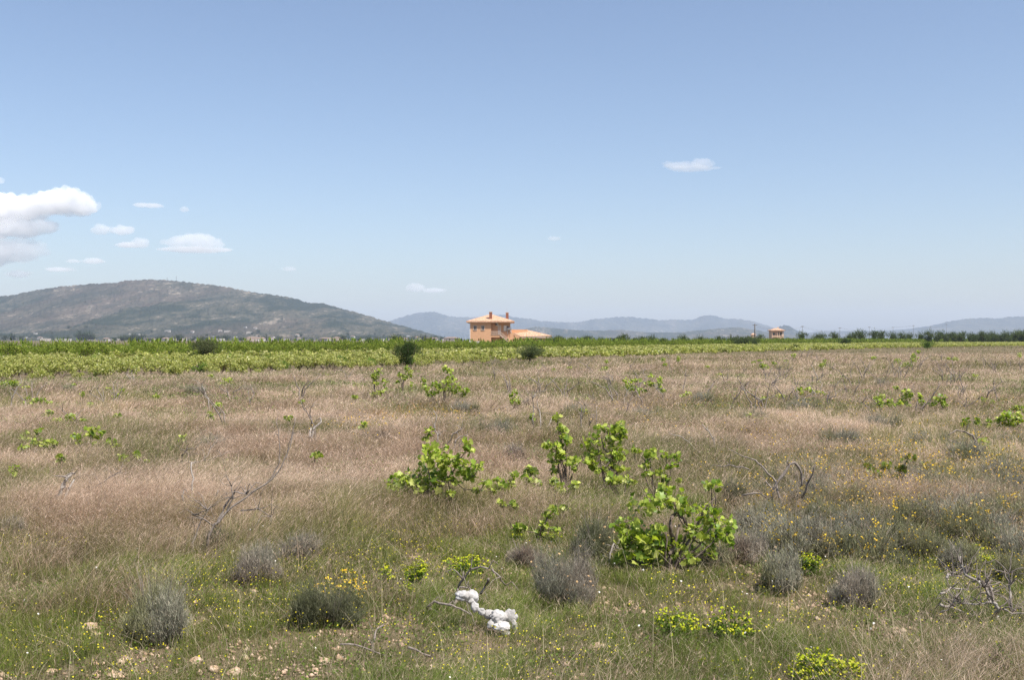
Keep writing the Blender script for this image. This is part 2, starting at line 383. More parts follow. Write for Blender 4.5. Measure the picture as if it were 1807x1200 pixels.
def orange_house():
    D = 290; s = 0.01689                     # metres per pixel of the enlarged photo detail
    hx = lambda x: (x - 585) * s; hz_ = lambda y: 1.65 + (632 - y) * s
    cx = (800 + 585 / 9.035 - 903.5) / F * D
    h = empty('house', (cx, D, 0)); tag(h, 'two-storey orange house with tiled hip roof, outside stairs and low side wing', 'house')
    W = MB()
    # left full-height body, then the set-back body behind the balcony
    W.box(hx(270), hx(602), 0, 9.5, -0.3, hz_(352)); W.box(hx(602) + 0.003, hx(900), 1.5, 9.5, -0.3, hz_(352))
    W.box(hx(602) + 0.003, hx(745), 0.02, 1.497, hz_(590), hz_(550))      # balcony slab front
    W.build('wall', M_WALL, h)
    M = MB(); M.box(hx(262), hx(270) - 0.003, -0.02, 0.25, -0.3, hz_(352) - 0.01).box(hx(900) + 0.003, hx(911), 1.48, 1.8, hz_(560), hz_(352) - 0.01); M.build('corner_trim', M_WHITE, h)
    hip_roof(hx(205), hx(975), -0.7, 10.6, hz_(330), hz_(222), hx(545), hx(632), 4.75, 0.38).build('roof', M_TILE, h)
    ev = MB(); ev.box(hx(215), hx(965), -0.62, 10.5, hz_(356), hz_(330) - 0.39 + 0.001); ev.build('eave', M_CREAM, h)
    for (x0, x1, y, yb, yy) in ((570, 618, 178, 300, 1.0), (835, 880, 185, 300, 3.2)):
        c = MB().box(hx(x0), hx(x1), yy, yy + 0.75, hz_(yb), hz_(y + 10)).build('chimney', M_BRICKRED, h)
        MB().box(hx(x0) - 0.07, hx(x1) + 0.07, yy - 0.07, yy + 0.82, hz_(y + 10) + 0.002, hz_(y)).build('chimney_cap', M_CREAM, c)
    window(h, hx(348), hz_(441), 1.05, 1.4, -0.03); window(h, hx(470), hz_(441), 1.05, 1.4, -0.03)
    window(h, hx(848), hz_(446), 1.4, 1.5, 1.46)
    MB().box(hx(802), hx(846), 1.36, 1.41, hz_(486), hz_(402)).build('shutter', M_WHITE, h)
    d = MB().box(hx(710), hx(757), 1.42, 1.53, hz_(545) + 0.01, hz_(396)).build('door', M_WHITE, h)
    MB().box(hx(716), hx(751), 1.39, 1.415, hz_(480), hz_(402)).build('door_panel', M_CREAM, d)
    ac = MB().box(hx(677), hx(716), 0.95, 1.42, hz_(405), hz_(360)).build('air_conditioner', M_WHITE, h)
    fan = MB(); fan.tube([(hx(690), 0.93, hz_(383)), (hx(690), 0.948, hz_(383))], 0.24, 14); fan.build('fan_grille', M_DARK, ac)
    MB().box(hx(662), hx(676), 1.1, 1.48, hz_(400), hz_(366)).build('ac_shadow_box', M_BRICKRED, h)  # dark box standing in for the air conditioner's cast shadow, no real fitting
    # balcony with balustrade and stair
    b = MB(); b.box(hx(602) + 0.01, hx(745), -0.1, 1.49, hz_(550) + 0.002, hz_(543)); b.build('balcony', M_CREAM, h)
    r = MB(); r.box(hx(603), hx(745), -0.09, -0.01, hz_(500), hz_(493))
    for k in range(11): x = hx(606 + k * 13.5); r.box(x - 0.04, x + 0.04, -0.08, -0.02, hz_(543) + 0.002, hz_(500) - 0.002)
    r.build('balustrade', M_CREAM, h)
    st = MB(); x0, z0, x1, z1 = hx(745), hz_(543), hx(950), hz_(715)
    n = 16
    for k in range(n):
        xa = x0 + (x1 - x0) * k / n; xb = x0 + (x1 - x0) * (k + 1) / n; zt = z0 + (z1 - z0) * k / n
        st.box(xa + 0.001, xb, -0.1, 1.1, zt - 0.45, zt - 0.02)
    st.build('staircase', M_CREAM, h)
    hr = MB(); hr.prism([(x0, z0 + 0.82), (x0, z0 + 0.68), (x1, z1 + 0.68), (x1, z1 + 0.82)], -0.16, -0.04)
    for k in range(n): 
        x = x0 + (x1 - x0) * (k + 0.5) / n; z = z0 + (z1 - z0) * (k + 0.5) / n; hr.box(x - 0.04, x + 0.04, -0.13, -0.07, z - 0.05, z + 0.70)
    hr.build('handrail', M_CREAM, h)
    tk = MB(); tk.tube([(hx(850), 1.0, hz_(452)), (hx(938), 1.0, hz_(452))], 0.36, 16); tko = tk.build('water_tank', M_STEEL, h, True)
    lg = MB()
    for x in (862, 926): lg.box(hx(x) - 0.04, hx(x) + 0.04, 0.75, 0.83, hz_(530), hz_(470) - 0.02).box(hx(x) - 0.04, hx(x) + 0.04, 1.2, 1.28, hz_(530), hz_(470) - 0.02)
    lg.build('stand', M_STEEL, tko)
    # middle part with sloping rake, the roof terrace parapet and the low wing
    w2 = MB(); w2.prism([(hx(780), -0.3), (hx(1078), -0.3), (hx(1078), hz_(585)), (hx(935), hz_(505)), (hx(780), hz_(505))], 1.2, 8.9)
    w2.build('terrace_wall', M_WALL, h)
    MB().box(hx(962), hx(978), 1.15, 1.21, hz_(574), hz_(556)).build('vent', M_BRICKRED, h)
    MB().box(hx(915), hx(1185), 4.0, 4.3, hz_(520), hz_(462)).build('parapet', M_WALL, h)
    w3 = MB(); w3.box(hx(1078) + 0.003, hx(1520), 1.9, 8.8, -0.3, hz_(596)); w3.build('wing_wall', M_WALL, h)
    roof = MB(); xa, xb, xm0, xm1 = hx(1070), hx(1575), hx(940), hx(1190)
    roof.poly([(xa, 1.0, hz_(575)), (xb, 1.0, hz_(563)), (xm1, 5.2, hz_(468)), (xm0, 5.2, hz_(500)), (xb, 9.6, hz_(563)), (xa, 9.6, hz_(575)),
               (xa, 1.0, hz_(583)), (xb, 1.0, hz_(571)), (xb, 9.6, hz_(571)), (xa, 9.6, hz_(583))],
              [(0, 1, 2, 3), (1, 4, 2), (2, 4, 5, 3), (0, 3, 5), (0, 6, 7, 1), (1, 7, 8, 4), (4, 8, 9, 5), (5, 9, 6, 0), (6, 9, 8, 7)])
    roof.build('wing_roof', M_TILE, h)
    MB().box(hx(1074), hx(1566), 1.05, 9.5, hz_(600), hz_(583) - 0.003).build('wing_eave', M_CREAM, h)
    window(h, hx(1200), hz_(640), 1.3, 1.1, 1.86); window(h, hx(1390), hz_(640), 1.3, 1.1, 1.86)
    MB().box(hx(245), hx(330), -3.2, -3.0, -0.3, hz_(636)).box(hx(330) + 0.003, hx(430), -3.2, -3.0, -0.3, hz_(652)).build('garden_wall', M_WHITE, h)
    an = MB(); an.tube([(hx(856), 3.6, hz_(190)), (hx(856), 3.6, hz_(128))], 0.03, 5); an.tube([(hx(815), 3.6, hz_(132)), (hx(862), 3.6, hz_(130))], 0.025, 5)
    for k in range(5): an.tube([(hx(820 + 8 * k), 3.35, hz_(132)), (hx(820 + 8 * k), 3.85, hz_(132))], 0.02, 4)
    an.build('aerial', M_STEEL, h)
orange_house()

def ochre_house():
    D = 700; cx = (1372.5 - 903.5) / F * D; k = D / F
    h = empty('house', (cx, D, 0)); tag(h, 'small ochre two-storey house with deep porches, beside the first dark utility pole', 'house')
    w = MB(); w.box(-3.9, 0.5, 1.0, 8, -0.3, 7.6).box(0.503, 3.9, 2.6, 8, -0.3, 7.6)
    w.box(-3.9, 3.9, -0.4, 0.98, 3.6, 4.4).build('wall', M_WALL2, h)
    hip_roof(-4.7, 4.7, -1.2, 9, 8.0, 9.4, -1.2, 1.2, 4, 0.4).build('roof', M_TILE, h)
    for x in (-3.7, -0.2, 1.0, 3.7):
        MB().box(x - 0.17, x + 0.17, -0.4, -0.06, -0.3, 3.598).box(x - 0.17, x + 0.17, -0.4, -0.06, 4.402, 7.598).build('column', M_WALL2, h)
    MB().box(0.75, 3.4, 2.5, 2.6, 4.9, 6.6).build('window', M_GLASS, h)
    MB().box(-3.0, -1.6, 0.9, 1.0, 4.9, 6.4).build('window', M_GLASS, h)
    MB().box(0.7, 1.7, 4.2, 5.2, 8.8, 10.0).build('chimney', M_WALL2, h)
    MB().box(2.3, 3.6, -0.9, -0.42, 3.9, 5.3).build('balustrade', M_CREAM, h)
    h2 = empty('hut', ((1330 - 903.5) / F * 620, 620, 0)); tag(h2, 'tiny pinkish hut just left of the first dark utility pole', 'hut')
    MB().box(-1.1, 1.1, 0, 3, -0.2, 4.4).build('wall', M_WALL2, h2); hip_roof(-1.4, 1.4, -0.3, 3.3, 4.8, 5.6, -0.2, 0.2, 1.5, 0.3).build('roof', M_TILE, h2)
ochre_house()

# utility poles and their sagging line
POLES = [(1332, 570, 420), (1416, 573.5, 560), (1482, 576.5, 700), (1534, 575.5, 800), (1576, 576, 900), (1612, 573, 900), (1642, 576, 1050), (1670, 571, 980)]
tops = []
for i, (px, py, D) in enumerate(POLES):
    x = (px - 903.5) / F * D; H = EYE + (600 - py) / F * D
    p = empty('utility_pole', (x, D, -0.3))
    tag(p, ['dark thick utility pole nearest the ochre house, on its left', 'utility pole right of the ochre house in front of the pale saddle', 'utility pole third from the left on the skyline',
            'utility pole fourth from the left, over the round bushes', 'utility pole fifth from the left on the skyline', 'utility pole sixth from the left where the mountain foot begins',
            'utility pole seventh from the left, against the blue mountain', 'rightmost utility pole, against the blue mountain'][i], 'utility pole', 'utility poles crossing the plain')
    r = 0.28 if i == 0 else 0.11
    MB().tube([(0, 0, 0), (0, 0, H)], [r, r * 0.7], 8).build('pole', M_POLE, p, True)
    MB().box(-0.9, 0.9, -0.08, 0.08, H - 0.62, H - 0.42).build('crossarm', M_POLE, p)
    tops.append(Vector((x, D, H - 0.5)))
m = MB()
for a, b in zip(tops, tops[1:]):
    for off in (-0.8, 0.8):
        pts = []
        for k in range(13):
            q = k / 12; p = a.lerp(b, q); pts.append((p.x + off, p.y, p.z - 2.6 * 4 * q * (1 - q) * (a - b).length / 190 - 0.25))
        m.tube(pts, 0.02, 4, False)
tag(m.build('power_line', M_POLE), 'pair of dark wires sagging from pole to pole along the skyline', 'power line')

def hill_z(px, D):
    """Height of the big hill's surface at a bearing and a distance."""
    nv = 150; tq = (D - 2500) / 2500 * (nv - 1); j = int(max(0, min(nv - 2, tq))); q = tq - j
    col = np.interp(px, [-900, 830], [0, 899]); i = int(min(898, col)); f = col - i
    z = [(HV[j + a, i, 2] * (1 - f) + HV[j + a, i + 1, 2] * f) for a in (0, 1)]
    return z[0] * (1 - q) + z[1] * q
for i, (px, hh) in enumerate([(295, 16), (311, 24)]):
    D = 4990; x = (px - 903.5) / F * D; z = hill_z(px, D) - 3
    mst = empty('radio_mast', (x, D, z)); tag(mst, ['shorter thin radio mast on the hill top, left of its taller twin', 'taller thin radio mast on the hill top, right of the shorter one'][i], 'radio mast', 'radio masts on the hill top')
    m = MB(); m.tube([(0, 0, 0), (0, 0, hh + 3)], [0.9, 0.45], 6); m.build('pole', M_POLE, mst); MB().box(-2.2, 2.2, -0.5, 0.5, hh * 0.78, hh * 0.84).build('crossarm', M_POLE, mst)

# village houses on and below the foot of the hill
VW = [mat_plain('village_wall', c, 0.9, 0.1, 0.05, 0.3) for c in ((0.50, 0.48, 0.45), (0.36, 0.30, 0.25), (0.42, 0.38, 0.33))]
VR = mat_plain('village_roof', (0.26, 0.19, 0.15), 0.9, 0.1, 0.1, 0.3)
protos = []
for k, (wd, dp, ht, roof) in enumerate([(11, 9, 4.5, 'flat'), (15, 9, 5, 'gable'), (22, 10, 5, 'flat'), (9, 8, 7, 'gable'), (30, 12, 6, 'gable')]):
    wm = MB().box(-wd / 2, wd / 2, 0, dp, -4, ht).mesh('wall', VW[k % 3] if k != 1 else VW[0])
    if roof == 'flat': rm = MB().box(-wd / 2 - 0.3, wd / 2 + 0.3, -0.3, dp + 0.3, ht + 0.002, ht + 0.5).mesh('roof', VW[0])
    else: rm = hip_roof(-wd / 2 - 0.6, wd / 2 + 0.6, -0.6, dp + 0.6, ht + 0.35, ht + 2.6, -wd / 4, wd / 4, dp / 2, 0.34).mesh('roof', VR)
    dm = MB().box(-wd * 0.3, -wd * 0.3 + 1.6, -0.08, -0.003, 0, 2.4).mesh('door', M_GLASS); gm = MB().box(wd * 0.1, wd * 0.1 + 1.6, -0.08, -0.003, 1.2, 2.6).mesh('window', M_GLASS)
    protos.append((wm, rm, dm, gm))
r = random.Random(77)
vill = [(45, 595, 0), (69, 595.5, 1), (80, 597, 2), (101, 602, 0), (110, 604, 2), (120, 604.5, 0), (62, 587, 0), (230, 591, 0), (243, 591, 0), (260, 600, 4), (205, 600, 2), (197, 601, 0), (295, 583, 2), (338, 584.5, 1), (401, 584, 2),
        (388, 582, 1), (378, 593, 2), (290, 600, 1), (300, 601, 0), (306, 599, 0), (318, 600, 2), (327, 601, 3), (349, 600, 0), (383, 602, 2), (392, 604, 0), (415, 594, 0), (432, 577, 0), (450, 577, 1),
        (440, 585, 2), (455, 591, 1), (447, 603, 4), (462, 603, 1), (480, 603, 3), (500, 602, 0), (505, 601, 0), (525, 590, 1), (527, 604, 3), (540, 603, 2), (572, 602, 4), (583, 602, 1), (600, 598, 4), (610, 600, 2),
        (621, 594, 1), (640, 601, 0), (655, 596, 2), (672, 599, 0), (690, 602, 1), (704, 600, 4), (712, 602, 0), (716, 600, 1), (720, 591, 0), (736, 603, 3), (748, 602, 4), (765, 601, 1), (785, 602, 0), (795, 600, 4), (560, 604, 2),
        (745, 584, 0), (480, 594, 0), (160, 603, 2), (186, 602, 1), (270, 604, 1), (240, 603, 2)]
for i, (px, py, k) in enumerate(vill):
    base = 600 - py
    D = 2450 if py > 596 else 2500
    if py <= 596:
        for q in range(60):
            D = 2520 + q * 22
            if (hill_z(px, D) - EYE) / D * F >= base - 3: break
        z = hill_z(px, D)
    else: D = r.uniform(1500, 2300); z = 0
    h = empty('village_house', ((px - 903.5) / F * D, D, z), r.uniform(-0.5, 0.5), (0.75 if py <= 596 else 0.72))
    up = py <= 596
    tag(h, 'small pale house scattered on the lower slope of the scrubby hill' if up else 'low pale village house on the flat land below the scrubby hill', 'house', 'village houses on the hill slope' if up else 'village houses below the hill')
    for me, nm in zip(protos[k], ('wall', 'roof', 'door', 'window')): mobj(nm, me, h)
# ------------------------------------------------------------------ plant generators
M_LEAF = mat_leaf('vine_leaf', 0.42, 0.35, 0.42)
M_FOL = mat_leaf('foliage', 0.25, 0.1, 0.7)
M_GRASS = mat_leaf('grass_blades', 0.30, 0.12, 0.6)
M_PETAL = mat_leaf('petals', 0.2, 0.1, 0.7)
def bark(name, a, b):
    t = MAT(name); g = t.n('ShaderNodeTexCoord').outputs['Object']; mp = t.n('ShaderNodeMapping'); t.l(g, mp.inputs[0]); mp.inputs['Scale'].default_value = (60, 60, 14)
    nz = t.noise(mp.outputs[0], 1.0, 5, 0.7); t.bsdf(t.ramp(nz, [(0.32, a), (0.68, b)]), 0.9, 0.15, nz, 0.7, 0.006); return t.m
M_BARK = bark('vine_bark', (0.07, 0.052, 0.04), (0.24, 0.19, 0.15))
M_DEAD = bark('dead_grey_wood', (0.10, 0.082, 0.07), (0.34, 0.29, 0.25))
M_BLEACH = bark('bleached_wood', (0.20, 0.17, 0.15), (0.42, 0.38, 0.33))

def unit(v): return v / np.maximum(np.linalg.norm(v, axis=-1, keepdims=True), 1e-9)

LOBES = np.array([(0, -0.42), (0.30, -0.50), (0.52, -0.18), (0.40, 0.02), (0.54, 0.30), (0.22, 0.34), (0.0, 0.62), (-0.22, 0.34), (-0.54, 0.30), (-0.40, 0.02), (-0.52, -0.18), (-0.30, -0.50)])
def leaves(P, size, col, rg, lod=0, up=0.75, droop=0.25):
    """Flat or folded leaves at points P (n,3). lod 0 = lobed vine leaf, 1 = six-sided, 2 = single quad. col (n,3)."""
    n = len(P)
    if n == 0: return np.zeros((0, 3)), [], np.zeros((0, 3))
    nrm = unit(rg.normal(size=(n, 3)) * (1, 1, 0.8) + np.array([0, -0.15, up]))
    a = unit(np.cross(nrm, rg.normal(size=(n, 3)))); b = np.cross(nrm, a)
    size = np.broadcast_to(size, (n,)) * rg.uniform(0.65, 1.25, n)
    if lod == 0: O = LOBES
    elif lod == 1: O = np.array([(0, -0.5), (0.48, -0.2), (0.42, 0.3), (0, 0.55), (-0.42, 0.3), (-0.48, -0.2)])
    else: O = np.array([(0, -0.5), (0.4, 0), (0, 0.5), (-0.4, 0)])
    k = len(O)
    fold = np.abs(O[:, 0])[None, :, None] * nrm[:, None, :] * droop
    V = P[:, None, :] + (O[None, :, 0, None] * a[:, None, :] + O[None, :, 1, None] * b[:, None, :] + fold - (O[None, :, 1, None] ** 2) * nrm[:, None, :] * 0.25) * size[:, None, None]
    if lod == 2:
        F_ = [np.arange(n * 4).reshape(n, 4)]; V = V.reshape(-1, 3); cc = np.repeat(col, 4, 0)
    else:
        ctr = P[:, None, :]; V = np.concatenate([V, ctr], 1); m = k + 1
        base = (np.arange(n) * m)[:, None, None]
        tri = np.array([(i, (i + 1) % k, k) for i in range(k)])[None]
        F_ = [(base + tri).reshape(-1, 3)]; V = V.reshape(-1, 3); cc = np.repeat(col, m, 0)
    return V, F_, cc

def merge(parts):
    Vs, Fs, Cs = [], {}, []; off = 0
    for V, F_, c in parts:
        if len(V) == 0: continue
        Vs.append(V); Cs.append(c)
        for f in F_: Fs.setdefault(f.shape[1], []).append(f + off)
        off += len(V)
    return np.concatenate(Vs), [np.concatenate(f) for f in Fs.values()], np.concatenate(Cs)

def tint(n, cols, rg, var=0.15):
    """n colours picked between the given ones, each a bit lighter or darker"""
    cols = np.asarray(cols, float); i = rg.integers(0, len(cols), n); j = rg.integers(0, len(cols), n); q = rg.random((n, 1))
    return np.clip((cols[i] * q + cols[j] * (1 - q)) * rg.uniform(1 - var, 1 + var, (n, 1)), 0, 1)

def ell(n, c, r, rg, shell=0.45):
    """n points in an ellipsoid, denser towards its skin"""
    d = unit(rg.normal(size=(n, 3))); q = rg.random((n, 1)) ** shell
    return np.asarray(c) + d * q * np.asarray(r)

def blades(B, h, w, lean, az, c0, c1, rg, seg=3, tw=None):
    """Curved tapering blades. B (n,3) roots, h height, w width, lean 0..1.5 (how far the tip goes sideways per height), az its direction."""
    n = len(B); h = np.broadcast_to(h, (n,)); w = np.broadcast_to(w, (n,)); lean = np.broadcast_to(lean, (n,)); az = np.broadcast_to(az, (n,))
    d = np.stack([np.cos(az), np.sin(az), np.zeros(n)], -1)
    wa = az + math.pi / 2 + rg.normal(size=n) * 0.9
    # the flat side turns towards the viewer often enough to be seen
    s = np.stack([np.cos(wa), np.sin(wa) * 0.6, np.zeros(n)], -1)
    V = []; Cc = []
    for k in range(seg + 1):
        q = k / seg; zz = q * (1 - 0.28 * lean * q); xx = lean * q ** 1.8
        ctr = B + d * (xx * h)[:, None]; ctr[:, 2] += zz * h
        wk = w * (1 - q) ** 0.6 * 0.5
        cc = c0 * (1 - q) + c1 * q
        if k < seg:
            V += [ctr - s * wk[:, None], ctr + s * wk[:, None]]; Cc += [cc, cc]
        else: V.append(ctr); Cc.append(cc)
    m = 2 * seg + 1
    V = np.stack(V, 1).reshape(-1, 3); Cc = np.stack(Cc, 1).reshape(-1, 3)
    b = (np.arange(n) * m)[:, None]
    F_ = []
    if seg > 1:
        q = np.concatenate([b + np.array([[2 * k, 2 * k + 1, 2 * k + 3, 2 * k + 2]]) for k in range(seg - 1)], 0); F_.append(q)
    F_.append(b + np.array([[2 * seg - 2, 2 * seg - 1, 2 * seg]]))
    return V, F_, Cc

GREENS = [(0.37, 0.44, 0.065), (0.27, 0.36, 0.045), (0.52, 0.56, 0.13), (0.14, 0.23, 0.028)]
def wood(pts_list, parent, mat, name='trunk', sides=6, seed=0):
    r = random.Random(seed); m = MB()
    for pts, r0, r1 in pts_list:
        P = []; n = len(pts)
        # subdivide and roughen
        for i in range(n - 1):
            a, b = Vector(pts[i]), Vector(pts[i + 1])
            for k in range(3):
                q = a.lerp(b, k / 3); L = (b - a).length * 0.055
                if i + k > 0: q = q + Vector((r.uniform(-L, L), r.uniform(-L, L), r.uniform(-L, L)))
                P.append(q)
        P.append(Vector(pts[-1])); N = len(P)
        m.tube(P, [(r0 + (r1 - r0) * (i / (N - 1)) ** 0.8) * r.uniform(0.85, 1.2) for i in range(N)], sides)
    return m.build(name, mat, parent, True)

def LIFT(py):
    """how much of a plant's foot the grass in front of it hides, in metres"""
    return float(np.interp(py, [700, 800, 892, 930, 1000], [0.13, 0.14, 0.12, 0.05, 0.0]))
def field_vine(label, base, clumps, leaf=0.085, dens=1.0, seed=0, stems=None, greens=GREENS, name='grapevine', cat='vine', group='leafy vines left in the abandoned field', depth=0.8, lod=0, mat_w=None):
    """base: photo pixel of the foot. clumps: (px, py, rx, ry). Everything is built at real size round the foot, each clump with its own depth."""
    rg = np.random.default_rng(seed + 1000); r = random.Random(seed)
    lift = LIFT(base[1]); bx, by = at(base[0], base[1], lift); s = by / F; bz = gz(bx, by)
    root = empty(name, (bx, by, bz)); tag(root, label, cat, group)
    parts = []; st = []; cen = []; clumps = list(clumps)
    for (px, py, rx, ry) in list(clumps):         # smaller, looser shoots lower down, so the plant sprawls instead of standing on a stalk
        if r.random() < 0.6: clumps.append((px + r.uniform(-0.9, 0.9) * rx, py + (base[1] - 8 - py) * r.uniform(0.3, 0.75), rx * r.uniform(0.5, 0.85), ry * r.uniform(0.4, 0.7)))
    for (px, py, rx, ry) in sorted(clumps, key=lambda q: abs(q[0] - base[0]) + 0.6 * abs(q[1] - base[1])):
        dy = r.uniform(-0.5, 0.5) * rx * s * 1.2
        c = np.array([(px - base[0]) * s, dy, lift - bz + (base[1] - py) * s])
        R3 = (rx * s, rx * s * depth, ry * s)
        vol = (rx * s) * (ry * s)
        leaf_ = leaf * 0.58; rx, ry = rx * 1.08, ry * 1.08; n = int(dens * 3.9 * vol / leaf_ ** 2 * 2.3) + 8
        P = ell(n, c, R3, rg); P[:, 2] = np.maximum(P[:, 2], 0.03)
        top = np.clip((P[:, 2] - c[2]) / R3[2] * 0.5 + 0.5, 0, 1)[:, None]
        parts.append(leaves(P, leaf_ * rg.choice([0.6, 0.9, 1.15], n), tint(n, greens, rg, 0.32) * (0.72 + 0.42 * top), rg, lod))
        mid = Vector((c[0] * 0.62 + r.uniform(-0.1, 0.1) * rx * s, dy * 0.6, c[2] * 0.42 + r.uniform(0, 0.05)))
        if not cen or r.random() < 0.22: st.append(([(0, 0, -0.03), tuple(mid), tuple(c)], 0.012 * leaf / 0.085, 0.004))
        else:                                   # branches off the nearest clump already placed
            q = min(cen, key=lambda p: float(np.linalg.norm(p - c))); m_ = (q + c) / 2 - np.array([0, 0, 0.25 * abs(q[2] - c[2]) + 0.01]); st.append(([tuple(q), tuple(m_), tuple(c)], 0.006 * leaf / 0.085, 0.003))
        cen.append(c)
        for k in range(2):
            e = P[r.randrange(n)]; st.append(([tuple(c), tuple(e)], 0.004, 0.002))
    for (pts, r0, r1) in (stems or []):
        st.append(([((x - base[0]) * s, r.uniform(-0.06, 0.06), max(lift - bz + (base[1] - y) * s, -0.03)) if j else (0, 0, -0.03) for j, (x, y) in enumerate(pts)], r0, r1))
    V, F_, c = merge(parts)
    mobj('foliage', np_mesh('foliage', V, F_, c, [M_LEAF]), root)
    wood(st, root, mat_w or M_BARK, 'trunk', 5, seed)
    return root

# foreground and middle-distance vines, one by one
field_vine('largest leafy vine in the foreground, bright green round a bare arched stem', (1180, 1012),
    [(1140, 885, 40, 22), (1185, 880, 35, 22), (1168, 862, 12, 12), (1205, 900, 18, 14), (1110, 930, 30, 22), (1120, 950, 35, 20), (1150, 945, 28, 26), (1160, 950, 20, 30), (1130, 960, 26, 22), (1215, 985, 18, 14), (1100, 960, 16, 24), (1135, 985, 45, 22), (1165, 975, 25, 20),
     (1240, 905, 28, 20), (1262, 915, 18, 18), (1232, 940, 18, 20), (1255, 945, 16, 18), (1285, 935, 20, 26), (1110, 1002, 22, 8), (1190, 965, 18, 18), (1250, 965, 14, 10)], 0.075, 0.85, 1,
    [([(1180, 1012), (1178, 985), (1190, 955), (1180, 930), (1182, 912), (1195, 906), (1206, 915), (1215, 935), (1222, 950)], 0.016, 0.010), ([(1182, 920), (1198, 925)], 0.012, 0.008), ([(1190, 955), (1170, 920)], 0.010, 0.006),
     ([(1190, 958), (1215, 945), (1235, 962)], 0.009, 0.005), ([(1215, 945), (1200, 990), (1225, 1000)], 0.008, 0.004), ([(1222, 900), (1245, 890), (1262, 880)], 0.006, 0.004), ([(1180, 1005), (1120, 990), (1085, 998)], 0.010, 0.004)])
field_vine('small round tuft of bright vine leaves held up behind the largest vine', (1262, 905), [(1258, 858, 22, 14)], 0.085, 1.0, 2, [([(1262, 905), (1262, 885), (1258, 860)], 0.006, 0.004)])
field_vine('wide spreading leafy vine left of the middle of the field', (758, 892),
    [(700, 850, 24, 14), (725, 855, 22, 16), (740, 838, 28, 16), (760, 810, 22, 18), (775, 800, 22, 18), (790, 815, 20, 16), (752, 862, 34, 12), (715, 866, 20, 8), (780, 835, 20, 16), (800, 815, 16, 14), (826, 790, 13, 20),
     (815, 825, 16, 18), (845, 822, 18, 10), (765, 850, 24, 16), (800, 848, 14, 10), (690, 858, 16, 7), (830, 842, 14, 8), (753, 793, 9, 8)], 0.088, 0.95, 3,
    [([(758, 886), (745, 870), (765, 868), (790, 845), (805, 820)], 0.02, 0.006), ([(770, 868), (795, 872), (790, 850)], 0.01, 0.005)])
field_vine('thin stem with a small tuft of leaves just above the wide vine', (754, 800), [(757, 762, 10, 10)], 0.085, 1.0, 4)
field_vine('upright leafy vine with a narrow top in the middle of the field', (1000, 850),
    [(983, 738, 8, 9), (990, 758, 11, 9), (1000, 778, 12, 14), (968, 785, 14, 7), (985, 795, 18, 16), (1005, 812, 14, 10), (978, 812, 14, 12), (1015, 816, 8, 8), (992, 770, 8, 6)], 0.085, 1.0, 5,
    [([(1000, 846), (985, 822), (995, 800), (985, 760), (984, 735)], 0.014, 0.005)])
field_vine('tall bushy leafy vine right of the upright one, with a bare crooked trunk', (1075, 850),
    [(1092, 752, 14, 12), (1085, 765, 20, 12), (1060, 756, 16, 9), (1048, 772, 10, 12), (1036, 785, 14, 12), (1080, 782, 20, 16), (1098, 770, 9, 18), (1088, 800, 18, 12), (1058, 800, 10, 8), (1045, 800, 16, 8), (1052, 825, 12, 9), (1095, 808, 10, 8), (1072, 812, 12, 6), (1040, 815, 12, 8)],
    0.085, 0.9, 6, [([(1075, 850), (1090, 830), (1064, 830), (1080, 805), (1065, 792), (1062, 768)], 0.017, 0.006), ([(1090, 828), (1110, 838), (1125, 848)], 0.008, 0.004)])
field_vine('tangled leafy vine with grey twigs, right of the tall bushy vine', (1163, 872), [(1150, 798, 11, 9), (1147, 810, 12, 8), (1176, 805, 12, 12), (1196, 808, 8, 9), (1185, 822, 13, 9), (1165, 835, 12, 8), (1140, 822, 14, 6), (1170, 850, 16, 10)],
    0.080, 0.75, 7, [([(1163, 868), (1150, 830), (1130, 805)], 0.008, 0.004), ([(1160, 850), (1200, 870)], 0.006, 0.003)])
field_vine('single leafy shoot between the bushy vine and the tangled vine', (1121, 812), [(1120, 793, 8, 8)], 0.08, 1.0, 8)
field_vine('low leafy sprawl below the tall bushy vine', (1098, 866), [(1085, 846, 14, 8), (1105, 848, 14, 9), (1075, 843, 8, 6)], 0.085, 0.95, 9)
field_vine('small dark green vine clump left of the upright vine', (938, 848), [(936, 826, 9, 8), (942, 834, 12, 8), (930, 835, 8, 6)], 0.085, 1.0, 10)
field_vine('low half-hidden vine clump under the upright vine', (990, 878), [(985, 858, 13, 10), (1014, 855, 10, 7), (978, 845, 8, 6), (990, 868, 10, 8)], 0.085, 0.7, 11)
field_vine('sparse low vine just right of the wide spreading vine', (868, 876), [(862, 855, 12, 10), (880, 850, 12, 8), (900, 850, 10, 10), (905, 838, 7, 7)], 0.085, 0.55, 12)
field_vine('leaning leafy vine in the foreground left of the largest vine', (950, 962), [(977, 902, 12, 9), (966, 910, 10, 8), (958, 925, 8, 7), (950, 940, 9, 7), (952, 946, 7, 6), (918, 930, 13, 7), (912, 938, 9, 7)], 0.075, 0.95, 13,
    [([(950, 962), (955, 930), (975, 904)], 0.008, 0.004)])
field_vine('small leafy sprigs in the grass behind the foreground vines', (890, 905), [(885, 886, 10, 5), (905, 888, 8, 5)], 0.08, 0.7, 14)
field_vine('tall narrow vine with a leafy head, leftmost of the far row near the dark bush', (665, 706), [(668, 655, 9, 7), (662, 664, 8, 9), (661, 672, 6, 6), (667, 695, 9, 6), (658, 698, 6, 5), (674, 692, 5, 5)], 0.10, 1.0, 15, [([(664, 706), (661, 680), (664, 655)], 0.03, 0.015)], lod=1)
field_vine('pale thin vine just right of the tall narrow one in the far row', (682, 700), [(679, 672, 6, 6), (682, 688, 6, 6)], 0.10, 0.7, 16, lod=1)
